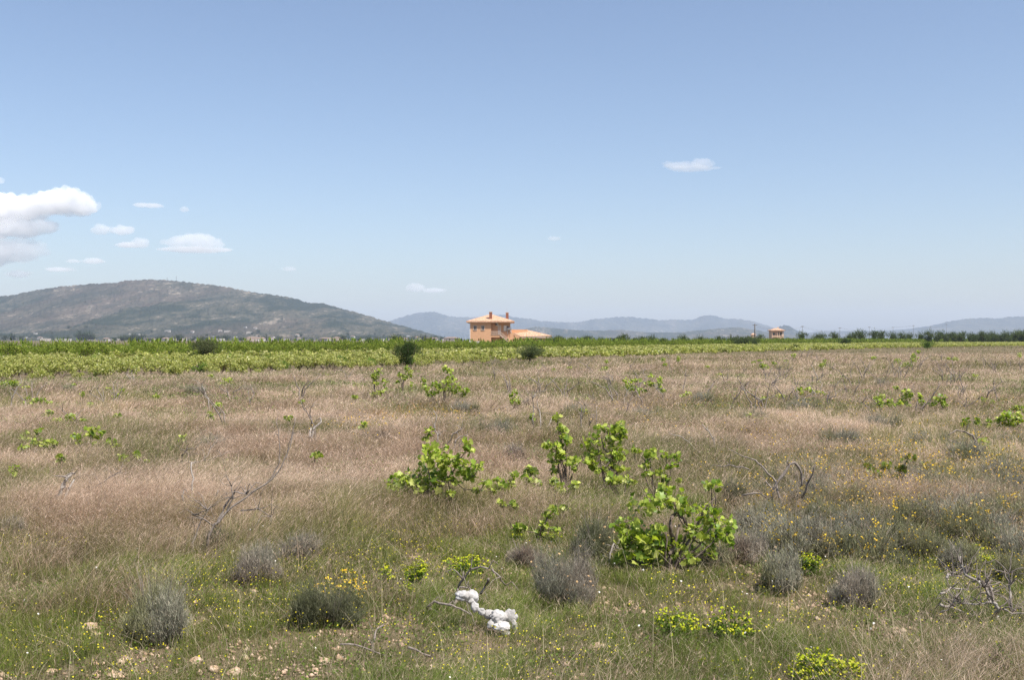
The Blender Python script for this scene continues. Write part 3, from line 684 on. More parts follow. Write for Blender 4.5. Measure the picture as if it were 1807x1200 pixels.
field_vine('small Y-shaped vine on a dark stump below the round dark bush', (712, 695), [(722, 661, 9, 9), (713, 667, 8, 6), (718, 650, 5, 6), (706, 662, 6, 5)], 0.10, 1.0, 17, [([(712, 695), (710, 678), (716, 660)], 0.03, 0.015)], lod=1)
field_vine('widest vine of the far row, with a peaked top and long side arms', (783, 712),
    [(785, 650, 6, 6), (792, 656, 8, 6), (788, 672, 12, 7), (800, 668, 7, 6), (770, 680, 9, 9), (778, 686, 10, 7), (748, 674, 6, 8), (752, 686, 7, 8), (758, 694, 6, 6), (806, 680, 7, 6), (815, 688, 8, 6), (824, 690, 8, 5), (765, 695, 10, 6), (795, 688, 5, 4)],
    0.10, 0.95, 18, [([(783, 714), (783, 692), (790, 672)], 0.035, 0.015), ([(784, 695), (800, 690)], 0.02, 0.01)], lod=1)
field_vine('small bright vine right of the far row, on a dark stump', (909, 722), [(908, 692, 6, 6), (903, 700, 7, 8), (914, 706, 8, 8), (906, 710, 8, 8)], 0.10, 0.95, 19, lod=1)
field_vine('tiny vine tuft below the right end of the far row', (940, 748), [(939, 736, 6, 7)], 0.09, 1.0, 20, lod=1)
field_vine('flat-topped double vine of pale green leaves, right of centre', (1130, 706), [(1108, 672, 11, 6), (1125, 672, 9, 5), (1112, 684, 14, 6), (1148, 664, 7, 5), (1145, 678, 12, 6), (1162, 678, 9, 6), (1165, 670, 6, 5), (1130, 688, 12, 4)], 0.10, 0.85, 21, [([(1110, 725), (1118, 700), (1140, 680)], 0.02, 0.01)], lod=1)
field_vine('flat bright vine clump right of the pale double vine', (1425, 706), [(1412, 688, 7, 5), (1425, 689, 12, 6), (1440, 692, 12, 4), (1450, 695, 6, 3)], 0.10, 1.0, 22, lod=1)
field_vine('tiny vine tuft left of the flat bright clump', (1378, 708), [(1378, 699, 8, 5)], 0.09, 0.9, 23, lod=1)
field_vine('tiny vine tuft two tufts left of the flat bright clump', (1349, 714), [(1349, 705, 6, 6)], 0.09, 0.9, 24, lod=1)
field_vine('leftmost pale vine of the wide cluster on the right side', (1556, 728), [(1548, 703, 7, 5), (1552, 712, 10, 8), (1568, 712, 9, 8), (1570, 706, 6, 4)], 0.10, 0.75, 25, lod=1)
field_vine('brightest rounded vine of the wide cluster on the right side', (1600, 726), [(1600, 694, 11, 8), (1594, 704, 10, 7), (1608, 700, 6, 8), (1602, 712, 8, 5)], 0.10, 1.0, 26, lod=1)
field_vine('narrow vine in the middle of the wide cluster on the right', (1625, 726), [(1622, 701, 7, 8), (1628, 710, 6, 5)], 0.10, 0.95, 27, lod=1)
field_vine('rightmost sparse vine of the wide cluster on the right', (1660, 730), [(1650, 705, 8, 6), (1663, 703, 7, 9), (1668, 714, 9, 7), (1645, 713, 8, 5)], 0.10, 0.75, 28, lod=1)
field_vine('thick bright vine near the right picture edge', (1785, 762), [(1775, 732, 13, 9), (1768, 742, 12, 8), (1790, 740, 14, 8), (1797, 732, 10, 6), (1780, 750, 10, 5)], 0.09, 0.95, 29, lod=0)
field_vine('vine cut by the right picture edge, behind the thick bright one', (1800, 740), [(1796, 718, 9, 5), (1806, 722, 7, 7)], 0.09, 0.9, 30, lod=0)
field_vine('round tuft of vine leaves left of the thick bright vine', (1705, 762), [(1704, 745, 8, 8)], 0.09, 1.0, 31, lod=0)
field_vine('loose pair of leaf tufts between the round tuft and the thick vine', (1735, 762), [(1724, 742, 6, 5), (1730, 749, 7, 4), (1743, 742, 8, 5)], 0.09, 0.9, 32, lod=0)
field_vine('small round vine tuft beside the arched bare branch', (1738, 798), [(1738, 780, 10, 7)], 0.085, 1.0, 33, lod=0)
field_vine('yellowing sparse vine among the flowers on the right', (1570, 862), [(1540, 835, 15, 10), (1535, 825, 10, 6), (1600, 808, 13, 9), (1565, 825, 12, 10), (1590, 830, 12, 9), (1632, 822, 10, 8), (1580, 845, 10, 8)], 0.075, 0.55, 34,
    greens=[(0.20, 0.24, 0.04), (0.13, 0.19, 0.03), (0.28, 0.22, 0.05)])
for i, (x, y, cl, lb) in enumerate([
    (58, 790, [(66, 761, 9, 6), (45, 773, 10, 5), (55, 780, 6, 6), (48, 788, 8, 4)], 'leftmost vine of the three low bright ones on the left side'),
    (86, 800, [(90, 780, 12, 6), (80, 788, 12, 5), (98, 784, 6, 5)], 'middle vine of the three low bright ones on the left side'),
    (150, 800, [(165, 758, 14, 8), (137, 770, 12, 7), (180, 765, 8, 5), (158, 768, 10, 5)], 'rightmost and biggest of the three low bright vines on the left side'),
    (241, 822, [(241, 806, 9, 9), (258, 815, 4, 3)], 'single ball of vine leaves alone in the brown grass on the left'),
    (75, 722, [(72, 706, 13, 5), (52, 712, 9, 4), (88, 711, 8, 4)], 'flat pale vine at the far left above the low bright ones'),
    (122, 752, [(123, 737, 10, 7), (100, 742, 18, 5), (145, 742, 7, 3)], 'low leafy vine above the biggest of the left vines'),
    (157, 730, [(157, 716, 7, 5)], 'leaf tuft on a thin curved twig at the left'),
    (146, 708, [(146, 696, 5, 5)], 'smallest dark leaf tuft left of the paired tufts'),
    (191, 694, [(191, 686, 4, 4), (202, 697, 4, 5)], 'left of two paired leaf tufts on crossed twigs'),
    (216, 698, [(216, 688, 6, 4)], 'right of two paired leaf tufts on crossed twigs'),
    (275, 710, [(275, 700, 8, 6)], 'compact bright leaf tuft right of the paired tufts'),
    (403, 684, [(403, 670, 11, 5), (397, 677, 14, 4)], 'two-tiered bright vine near the vineyard edge, left half'),
    (371, 672, [(371, 663, 6, 4)], 'tiny leaf tuft left of the two-tiered vine'),
    (18, 690, [(12, 676, 14, 6), (28, 674, 8, 4), (50, 684, 10, 3)], 'bright low vine at the left picture edge near the vineyard'),
    (575, 668, [(576, 662, 5, 4)], 'tiny yellowish leaf tuft left of the far row of vines'),
    (632, 688, [(632, 680, 8, 4)], 'low flat leaf tuft just left of the far row of vines'),
    (978, 662, [(977, 655, 5, 5)], 'single small leaf tuft right of the round grey-green bush'),
    (1067, 664, [(1066, 651, 9, 4), (1071, 639, 4, 4)], 'small yellow-green vine above the pale double vine'),
    (952, 660, [(951, 650, 5, 5)], 'small pale leaf tuft below the round grey-green bush'),
    (1018, 714, [(1017, 705, 5, 4), (1036, 706, 4, 4)], 'two dark leaf tufts among bare twigs in the middle'),
    (1198, 645, [(1198, 634, 4, 7)], 'narrow yellow leaf tuft on an upright twig'),
    (1173, 652, [(1174, 644, 5, 4)], 'small leaf tuft left of the narrow yellow one'),
    (1345, 660, [(1345, 645, 6, 6), (1352, 648, 6, 5)], 'pair of leaf tufts near the right twigs, below the ochre house'),
    (1452, 655, [(1452, 645, 6, 6), (1456, 637, 4, 3)], 'leaf tuft left of the crooked dead stems'),
    (1605, 655, [(1612, 628, 5, 6), (1610, 636, 7, 6), (1600, 643, 9, 6), (1621, 621, 4, 4)], 'stepped leafy vine rising to the right near the dead stems'),
    (1583, 648, [(1582, 637, 7, 5)], 'sparse leaf tuft left of the stepped vine'),
    (1541, 640, [(1541, 632, 6, 4)], 'flat yellow leaf tuft right of the crooked dead stems'),
    (1402, 640, [(1401, 627, 5, 4), (1386, 638, 6, 4)], 'faint leaf tufts right of the leaf pair, near the vineyard edge'),
    (1685, 642, [(1686, 634, 7, 4), (1675, 633, 5, 3)], 'flat leaf tuft left of the arching dead branch at the right'),
    (1366, 652, [(1366, 641, 4, 4)], 'small leaf tuft right of the pair below the ochre house'),
    (1800, 640, [(1800, 626, 5, 4)], 'leaf tuft on a bare twig at the far right edge'),
    (1254, 668, [(1270, 662, 5, 3)], 'tiny leaf tuft alone in the pink grass right of centre'),
    (142, 875 - 220, [(170, 668, 5, 5)], 'dark green leaf tuft where the left twigs cross')]):
    field_vine(lb, (x, y), cl, 0.095, 1.0, 100 + i, lod=1)

r_ = random.Random(64)
for i in range(38):
    px, py = (r_.uniform(15, 660), r_.uniform(690, 850)) if i < 20 else (r_.uniform(900, 1800), r_.uniform(640, 760)) if i < 32 else (r_.uniform(700, 1000), r_.uniform(840, 930))
    k = 0.5 + (py - 600) / 220
    field_vine('small yellow-green leaf sprig poking out of the dry grass', (px, py), [(px + r_.uniform(-3, 3), py - 13 * k, 7 * k, 4.5 * k)] + ([(px + r_.uniform(-14, 14) * k, py - 8 * k, 7 * k, 3.5 * k)] if r_.random() < 0.6 else []), 0.085, 0.9, 400 + i, lod=1, group='small vine sprigs in the dry grass')
# ------------------------------------------------------------------ dead vines and bare branches
def dead(label, base, polys, mat, seed=0, name='dead_vine', twigs=6, twl=0.25, group='dead vines standing in the abandoned field', sub=None):
    """polys: ([(px, py) ...], radius at foot, radius at tip) traced stems, built at real size with depth of their own."""
    r = random.Random(seed); lift = LIFT(base[1]) * 0.8; bx, by = at(base[0], base[1], lift); s = by / F
    root = empty(name, (bx, by, gz(bx, by))); tag(root, label, 'dead vine' if name == 'dead_vine' else 'branch', group)
    L = []
    for pts, r0, r1 in polys:
        dy = r.uniform(-0.15, 0.15); dd = r.uniform(-0.25, 0.25)
        P = [((x - base[0]) * s, dy * (i > 0) + dd * i / len(pts), (base[1] - y) * s + lift * (i > 0) - 0.02) for i, (x, y) in enumerate(pts)]
        L.append((P, r0, r1))
    T = []
    for k in range(twigs):
        P, r0, r1 = r.choice(L); i = r.randrange(1, len(P)); a = Vector(P[i])
        d = Vector((r.uniform(-1, 1), r.uniform(-0.7, 0.7), r.uniform(-0.1, 1.0))).normalized() * twl * r.uniform(0.4, 1.2)
        b = a + d * 0.5 + Vector((0, 0, r.uniform(-0.02, 0.05))); c = a + d + Vector((0, 0, r.uniform(-0.08, 0.06)))
        T.append(([tuple(a), tuple(b), tuple(c)], max(r1, 0.0025), 0.0012))
    wood(L, root, mat, 'stem', 6, seed)
    if T: wood(T, root, sub or mat, 'twigs', 4, seed + 1)
    return root

dead('grey branching dead vine standing in the left foreground grass', (368, 990), [([(368, 990), (372, 950), (382, 925), (405, 900), (430, 880), (455, 865), (490, 835), (508, 800), (516, 765), (519, 738)], 0.012, 0.002),
     ([(382, 925), (395, 895), (412, 868), (435, 872)], 0.012, 0.005), ([(400, 905), (412, 880), (410, 858)], 0.007, 0.003), ([(425, 900), (450, 903), (470, 918)], 0.006, 0.003), ([(380, 930), (355, 900), (385, 890)], 0.006, 0.003),
     ([(335, 985), (338, 950), (350, 920), (365, 900)], 0.008, 0.003), ([(345, 972), (320, 978), (300, 995)], 0.008, 0.003)], M_DEAD, 1, twigs=44, twl=0.2)
dead('two pale weathered sticks upright in the grass, left of the grey dead vine', (330, 915), [([(326, 910), (327, 880), (325, 850), (320, 822)], 0.011, 0.006), ([(337, 925), (336, 895), (338, 866)], 0.009, 0.007)], M_BLEACH, 2, twigs=2, twl=0.08)
dead('pale stick leaning next to the grey dead vine', (385, 905), [([(384, 905), (384, 880), (388, 864)], 0.009, 0.007)], M_BLEACH, 3, twigs=0)
dead('brown fallen branch with forked pale tip above the upright sticks', (320, 832), [([(312, 824), (335, 812), (370, 808), (400, 798)], 0.013, 0.004), ([(318, 815), (325, 800), (335, 790), (348, 786)], 0.010, 0.006), ([(338, 812), (340, 800), (337, 792)], 0.008, 0.005), ([(345, 808), (366, 790), (375, 775)], 0.008, 0.003)], M_DEAD, 4, twigs=10, twl=0.25)
dead('stout bleached hooked stump near the left edge', (98, 915), [([(96, 905), (98, 880), (103, 860), (110, 843), (116, 837)], 0.022, 0.012), ([(102, 895), (104, 870), (112, 850)], 0.014, 0.008)], M_BLEACH, 5, twigs=6, twl=0.15, sub=M_DEAD)
dead('short dark dead vine with a thin rising arm, right of the bleached stump', (130, 895), [([(130, 890), (131, 870), (145, 866), (165, 856), (185, 842), (198, 835)], 0.013, 0.003), ([(131, 872), (128, 850)], 0.007, 0.003)], M_DEAD, 6, twigs=8, twl=0.15)
dead('long low dead stems arching from the left picture edge', (20, 890), [([(-10, 858), (20, 862), (42, 866), (62, 880)], 0.010, 0.005), ([(-10, 868), (18, 872), (35, 874)], 0.007, 0.004)], M_DEAD, 7, twigs=4, twl=0.2)
dead('pale forked white stump in the pink grass, left of centre', (548, 792), [([(545, 790), (546, 770), (547, 752)], 0.019, 0.014), ([(551, 785), (553, 765), (555, 752), (563, 745), (568, 740), (566, 733)], 0.020, 0.010)], M_BLEACH, 8, twigs=2, twl=0.12)
dead('thin dark twigs rising behind the pale forked stump', (556, 790), [([(556, 788), (555, 750), (548, 732), (538, 718), (532, 702)], 0.014, 0.005), ([(549, 735), (550, 715), (556, 705)], 0.009, 0.004)], M_DEAD, 9, twigs=8, twl=0.25)
dead('slender dark curved shoot left of the pale forked stump', (505, 815), [([(505, 815), (508, 790), (515, 765), (520, 745), (521, 735)], 0.009, 0.003)], M_DEAD, 10, twigs=3, twl=0.12)
dead('very long thin curved shoot behind the grey dead vine', (448, 880), [([(450, 880), (475, 850), (492, 825), (495, 800), (491, 770), (487, 745)], 0.008, 0.003)], M_DEAD, 11, twigs=4, twl=0.12)
dead('pale crooked twig rising beside the wide spreading vine', (772, 785), [([(774, 782), (773, 765), (766, 750), (771, 730), (765, 720)], 0.013, 0.005)], M_BLEACH, 12, twigs=4, twl=0.2)
dead('two dead arms arching over to the right above the wide spreading vine', (788, 795), [([(785, 775), (800, 762), (815, 753)], 0.010, 0.007), ([(798, 790), (803, 775), (812, 768), (825, 765)], 0.012, 0.006), ([(812, 815), (812, 780)], 0.008, 0.004)], M_DEAD, 13, twigs=8, twl=0.2)
dead('pair of arched dark dead vine stems at the right, crossing each other', (1355, 905), [([(1350, 895), (1358, 860), (1375, 838), (1388, 818), (1398, 812), (1408, 822), (1413, 838), (1413, 855)], 0.016, 0.009),
     ([(1380, 880), (1372, 850), (1355, 828), (1340, 815), (1320, 808), (1295, 795)], 0.014, 0.004), ([(1415, 862), (1425, 840), (1431, 815)], 0.012, 0.005), ([(1322, 812), (1290, 820), (1278, 825)], 0.007, 0.003), ([(1310, 858), (1340, 868), (1355, 880)], 0.009, 0.005)], M_DEAD, 14, twigs=10, twl=0.2)
dead('high arched bare branch bending to a thick pale end near the right edge', (1725, 805), [([(1730, 800), (1727, 785), (1722, 772), (1705, 762), (1685, 759), (1670, 766)], 0.022, 0.007), ([(1724, 795), (1723, 775)], 0.014, 0.008), ([(1715, 795), (1700, 783), (1680, 778)], 0.010, 0.005), ([(1742, 800), (1758, 808), (1765, 815)], 0.010, 0.005)], M_DEAD, 15, twigs=8, twl=0.25, sub=M_BLEACH)
dead('white leaning stick with small side twigs in open grass right of centre', (1265, 800), [([(1265, 792), (1258, 770), (1248, 757), (1238, 745)], 0.009, 0.005), ([(1240, 792), (1215, 775), (1195, 765), (1180, 761)], 0.008, 0.003)], M_BLEACH, 16, twigs=5, twl=0.1)
dead('curved thin dead branch bending to the right, above the tall bushy vine', (1086, 720), [([(1085, 718), (1080, 700), (1068, 685), (1052, 676), (1040, 671)], 0.02, 0.006), ([(1082, 705), (1075, 680), (1072, 668)], 0.014, 0.006), ([(1064, 715), (1050, 705), (1042, 698)], 0.012, 0.006)], M_DEAD, 17, twigs=10, twl=0.35)
dead('slim dead twig leaning left of the pale double vine', (1105, 735), [([(1104, 733), (1108, 712), (1116, 695)], 0.014, 0.005)], M_DEAD, 18, twigs=4, twl=0.25)
dead('tall forked dead twigs under the two dark leaf tufts', (1026, 760), [([(1025, 752), (1026, 730), (1028, 712), (1020, 706)], 0.014, 0.006), ([(1027, 725), (1032, 712)], 0.009, 0.005), ([(1052, 748), (1053, 730), (1054, 715)], 0.009, 0.005), ([(1028, 755), (1040, 742), (1048, 730)], 0.009, 0.004)], M_DEAD, 19, twigs=10, twl=0.25)
dead('pale ghostly twig tangle left of the upright vine', (955, 760), [([(953, 750), (952, 725), (948, 705)], 0.012, 0.005), ([(962, 745), (975, 735)], 0.010, 0.006), ([(942, 740), (940, 700), (945, 690)], 0.010, 0.005)], M_BLEACH, 20, twigs=12, twl=0.35, sub=M_DEAD)
dead('big silver-grey tangle of dead vine wood in the right foreground', (1755, 1100), [([(1755, 1080), (1752, 1062), (1745, 1050), (1736, 1035), (1735, 1020)], 0.013, 0.006), ([(1750, 1058), (1748, 1045), (1755, 1032)], 0.010, 0.006), ([(1748, 1055), (1725, 1054), (1695, 1058), (1690, 1055)], 0.007, 0.004),
     ([(1660, 1040), (1690, 1038), (1720, 1040)], 0.007, 0.004), ([(1695, 975), (1694, 990), (1698, 1005), (1715, 1012), (1722, 1022)], 0.009, 0.005), ([(1658, 1075), (1657, 1050), (1662, 1035)], 0.006, 0.003), ([(1755, 1065), (1780, 1070), (1810, 1068)], 0.007, 0.004),
     ([(1785, 1065), (1787, 1030), (1780, 1005)], 0.009, 0.004), ([(1755, 1080), (1790, 1110)], 0.010, 0.004), ([(1670, 1012), (1700, 1020), (1712, 1024)], 0.008, 0.004), ([(1660, 1060), (1700, 1075), (1740, 1090)], 0.008, 0.004)], M_BLEACH, 21, twigs=110, twl=0.15, sub=M_DEAD)
dead('grey dead vine arching over the crumpled white sheet', (790, 1080), [([(800, 1062), (806, 1040), (815, 1020), (830, 1002), (848, 995), (862, 996)], 0.009, 0.005), ([(868, 998), (882, 1008), (892, 1028)], 0.007, 0.003), ([(776, 1075), (755, 1058), (770, 1045), (795, 1048), (815, 1052), (835, 1062), (842, 1078)], 0.010, 0.005),
     ([(812, 1030), (828, 1032), (840, 1045)], 0.007, 0.004), ([(862, 1015), (858, 1030), (848, 1045), (828, 1058)], 0.009, 0.004), ([(765, 1100), (770, 1075), (762, 1060)], 0.009, 0.006), ([(850, 1100), (870, 1105), (900, 1112), (915, 1120)], 0.012, 0.005), ([(868, 1105), (890, 1092), (905, 1108)], 0.008, 0.004)], M_DEAD, 22, twigs=22, twl=0.12)
dead('thin dead roots and twigs on the ground in front of the flowered shrub', (660, 1150), [([(657, 1155), (652, 1130), (655, 1115), (665, 1112)], 0.007, 0.004), ([(720, 1125), (760, 1145), (780, 1150)], 0.008, 0.003), ([(600, 1120), (640, 1125), (700, 1150)], 0.005, 0.003), ([(745, 1170), (758, 1185)], 0.006, 0.004)], M_DEAD, 23, name='fallen_branch', group='fallen branches in the grass', twigs=8, twl=0.1)
dead('bleached stick lying flat in the right foreground', (1610, 1142), [([(1587, 1137), (1605, 1136), (1630, 1138)], 0.010, 0.005)], M_BLEACH, 24, name='fallen_branch', group='fallen branches in the grass', twigs=2, twl=0.05)
dead('bent dead stem in the grass between the two dark-stemmed shrubs', (1070, 1000), [([(1075, 985), (1078, 970), (1085, 955), (1090, 965)], 0.008, 0.004), ([(1060, 998), (1075, 980)], 0.006, 0.003)], M_BLEACH, 25, twigs=6, twl=0.12)
r = random.Random(8)
for i in range(105):       # thin dead twigs scattered through the far part of the field
    px = r.choice([r.uniform(930, 1800), r.uniform(1300, 1800), r.uniform(10, 1800)]); py = r.uniform(632, 735) if px > 900 else r.uniform(676, 760)
    k = r.uniform(12, 30) * (py - 590) / 90 + 6
    polys = []
    for q in range(r.choice([1, 2, 3])):
        ax = r.uniform(-0.8, 0.8); c1 = r.uniform(-0.3, 0.3)
        polys.append(([(px, py), (px + ax * k * 0.3, py - k * 0.5), (px + ax * k + c1 * k, py - k * r.uniform(0.8, 1.15))], 0.021 * r.uniform(0.6, 1.3), 0.007))
    dead('bare grey twigs of a small dead vine among the far grass', (px, py), polys, M_DEAD if r.random() < 0.88 else M_BLEACH, 200 + i, twigs=r.randrange(3, 9), twl=0.3, group='small dead vines in the far grass')

# ------------------------------------------------------------------ low shrubs
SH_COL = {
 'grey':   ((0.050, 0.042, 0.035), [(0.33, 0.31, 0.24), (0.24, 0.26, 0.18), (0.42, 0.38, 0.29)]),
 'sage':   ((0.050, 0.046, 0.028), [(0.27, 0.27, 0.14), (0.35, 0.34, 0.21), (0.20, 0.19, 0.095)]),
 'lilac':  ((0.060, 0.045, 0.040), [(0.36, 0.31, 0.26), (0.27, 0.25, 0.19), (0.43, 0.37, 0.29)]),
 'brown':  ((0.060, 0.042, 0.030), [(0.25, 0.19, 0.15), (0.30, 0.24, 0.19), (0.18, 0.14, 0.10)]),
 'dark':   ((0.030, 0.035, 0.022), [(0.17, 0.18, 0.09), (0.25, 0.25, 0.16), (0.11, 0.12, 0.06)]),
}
def mound(wd, ht, kind, seed, dens=1.0, bw=0.0022):
    rg = np.random.default_rng(seed + 500); base, tips = SH_COL[kind]
    n = int(900 * dens)
    a = rg.uniform(0, 2 * math.pi, n); q = np.sqrt(rg.random(n))
    lump = 0.68 + 0.60 * vnoise(np.cos(a) * q * 3.2 + seed, np.sin(a) * q * 3.2, seed)
    B = np.stack([np.cos(a) * q * wd * 0.34, np.sin(a) * q * wd * 0.34, rg.uniform(-0.02, 0.03, n)], -1)
    L = ht * lump * (1.05 - 0.42 * q ** 2) * rg.uniform(0.55, 1.12, n)
    ln = np.clip(q * wd * 0.30 / ht, 0.02, 1.4) * rg.uniform(0.3, 1.7, n) + rg.uniform(0, 0.15, n)
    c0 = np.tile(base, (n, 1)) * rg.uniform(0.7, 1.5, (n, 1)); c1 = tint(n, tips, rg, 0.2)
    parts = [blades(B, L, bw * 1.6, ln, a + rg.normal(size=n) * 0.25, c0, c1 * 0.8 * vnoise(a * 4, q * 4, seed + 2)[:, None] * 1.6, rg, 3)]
    # short side sprigs along the upper two thirds
    m = int(7500 * dens); i = rg.integers(0, n, m); t_ = rg.uniform(0.35, 1.0, m) ** 0.8
    d = np.stack([np.cos(a), np.sin(a)], -1)
    P = B[i].copy(); P[:, :2] += d[i] * (ln[i] * t_ ** 1.8 * L[i])[:, None]; P[:, 2] += t_ * (1 - 0.28 * ln[i] * t_) * L[i]
    P += rg.normal(size=P.shape) * 0.008
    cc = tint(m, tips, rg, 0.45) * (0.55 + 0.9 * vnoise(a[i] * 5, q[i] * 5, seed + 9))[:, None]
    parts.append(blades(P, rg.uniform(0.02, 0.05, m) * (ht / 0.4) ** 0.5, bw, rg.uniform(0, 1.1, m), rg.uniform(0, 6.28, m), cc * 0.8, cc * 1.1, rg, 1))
    return parts, B, d, ln, L
def shrub_mesh(wd, ht, kind, seed, dens=1.0, bw=0.0022):
    """a lopsided shrub: several unequal mounds grown together, gaps between them, dead patches"""
    r = random.Random(seed * 7 + 1); P_, B_, d_, l_, L_ = [], [], [], [], []
    alt = {'grey': 'sage', 'lilac': 'grey', 'sage': 'dark', 'dark': 'sage', 'brown': 'lilac'}[kind]
    for k in range(8):
        a = r.uniform(0, 6.28); q = r.uniform(0.14, 0.42) * wd if k else 0; w2 = wd * (r.uniform(0.28, 0.60) if k else 0.58); h2 = ht * (r.uniform(0.35, 1.02) if k else 0.86)
        parts, B, d, ln, L = mound(w2, h2, kind if r.random() < 0.62 else alt, seed * 13 + k, dens * (0.28 if k else 0.50), bw)
        off = np.array([math.cos(a) * q, math.sin(a) * q, 0]); P_ += [(V + off, F_, c) for V, F_, c in parts]; B_.append(B + off); d_.append(d); l_.append(ln); L_.append(L)
    rg = np.random.default_rng(seed + 77); n = 70; a = rg.uniform(0, 6.28, n); cc = np.tile([(0.30, 0.26, 0.22)], (n, 1)) * rg.uniform(0.5, 1.3, (n, 1))   # stray woody stems poking out
    P_.append(blades(np.stack([np.cos(a) * wd * 0.15, np.sin(a) * wd * 0.15, np.zeros(n)], -1), ht * rg.uniform(0.8, 1.35, n), bw * 2.0, rg.uniform(0.1, 1.1, n) * wd / ht * 0.55, a, cc * 0.6, cc, rg, 3))
    V, F_, c = merge(P_); V[:, 2] = np.maximum(V[:, 2], -0.03)
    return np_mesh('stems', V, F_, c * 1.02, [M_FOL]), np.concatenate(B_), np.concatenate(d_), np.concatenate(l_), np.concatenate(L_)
def flower_mesh(P, size, cols, seed, flat=True):
    rg = np.random.default_rng(seed); n = len(P)
    V, F_, c = leaves(P, size, tint(n, cols, rg, 0.2), rg, 1, up=1.6, droop=0.1)
    return np_mesh('flower_heads', V, F_, c, [M_PETAL])
def shrub(label, base, wpx, hpx, kind, seed, fl=0, flc=((0.62, 0.42, 0.05), (0.55, 0.30, 0.06)), fls=0.016, dens=1.0, bw=None, group='grey aromatic shrubs in the foreground'):
    bx, by = at(*base); s = by / F; wd = wpx * s; ht = hpx * s
    root = empty('low_shrub', (bx, by, gz(bx, by)), rnd.uniform(0, 6.28)); tag(root, label, 'shrub', group)
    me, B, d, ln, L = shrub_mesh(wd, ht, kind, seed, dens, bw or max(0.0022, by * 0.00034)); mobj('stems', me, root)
    if fl:
        rg = np.random.default_rng(seed); i = rg.integers(0, len(B), fl); P = B[i].copy()
        P[:, :2] += d[i] * (ln[i] * L[i])[:, None] * 0.95; P[:, 2] += (1 - 0.28 * ln[i]) * L[i] * 1.04 + 0.02
        mobj('flower_heads', flower_mesh(P, fls, flc, seed), root)
    return root
STRAW = ((0.50, 0.34, 0.17), (0.42, 0.28, 0.15)); YEL = ((0.66, 0.44, 0.03), (0.60, 0.36, 0.04), (0.70, 0.52, 0.06))
shrub('large round grey shrub in the left foreground, dark at its foot', (278, 1132), 126, 128, 'grey', 1, dens=1.7)
shrub('round dark green shrub under a crest of orange-yellow flowers', (585, 1103), 120, 88, 'dark', 2, 0, dens=1.4)
shrub('brown-grey shrub with straw-coloured seed heads right of the white sheet', (1000, 1062), 106, 100, 'lilac', 3, 60, STRAW, 0.014, 1.6)
shrub('upright grey-green shrub with dry heads directly left of the largest vine', (1046, 988), 90, 82, 'dark', 4, 60, STRAW, 0.016, 1.4)
shrub('pale grey-lilac shrub beside the dead vine in the left foreground', (462, 1030), 90, 72, 'lilac', 5)
shrub('loose lilac-grey shrub right of the pale grey-lilac one', (525, 1000), 85, 58, 'lilac', 6, 4, dens=0.8)
shrub('small grey shrub touching a yellow spurge, right of the largest vine', (1378, 1042), 78, 72, 'grey', 7, 20, STRAW, 0.014)
shrub('round pale grey shrub in front of the flowering patch on the right', (1512, 1070), 80, 78, 'lilac', 8, dens=1.2)
shrub('little sage-green shrub behind the round leaf tuft', (1300, 908), 48, 56, 'sage', 9, 6, YEL)
shrub('dark shrub among the dry grass between the wide vine and the upright vine', (910, 822), 38, 42, 'brown', 10, dens=0.6)
shrub('dark small shrub under the dead vine in the left foreground', (385, 985), 60, 45, 'dark', 11, dens=0.8)
shrub('low grey shrub at the left picture edge', (15, 960), 60, 45, 'lilac', 12, dens=0.8)
shrub('grey shrub behind the silver-grey dead wood', (1690, 1010), 60, 58, 'grey', 13, 8, YEL)
shrub('sage shrub at the right picture edge behind the dead wood', (1785, 1030), 85, 60, 'sage', 14, 20, YEL)
shrub('dark brown bush in the shade of the right side of the largest vine', (1265, 1004), 110, 50, 'dark', 15, dens=0.9)
shrub('twiggy brown shrub touching the right end of the shaded bush', (1320, 1000), 70, 55, 'brown', 16, dens=0.8)
shrub('wide low twiggy thicket in the brown grass, left of the wide vine', (655, 792), 90, 34, 'brown', 17, 20, ((0.45, 0.24, 0.07),), 0.03, 0.9)
shrub('grey thicket right of the wide low twiggy one', (700, 780), 60, 26, 'lilac', 18, dens=0.6)
shrub('dark thicket under the bare arms above the wide spreading vine', (795, 772), 55, 24, 'brown', 19, dens=0.5)
shrub('dark rounded thicket left of the small bright vine', (925, 730), 40, 26, 'brown', 20, dens=0.5)
shrub('dark grey thicket with twigs behind the silver-grey wood', (1640, 985), 90, 50, 'sage', 21, 30, YEL)
shrub('brown grass-like shrub left of the straw-headed shrub', (925, 1000), 60, 45, 'brown', 22, dens=0.7)
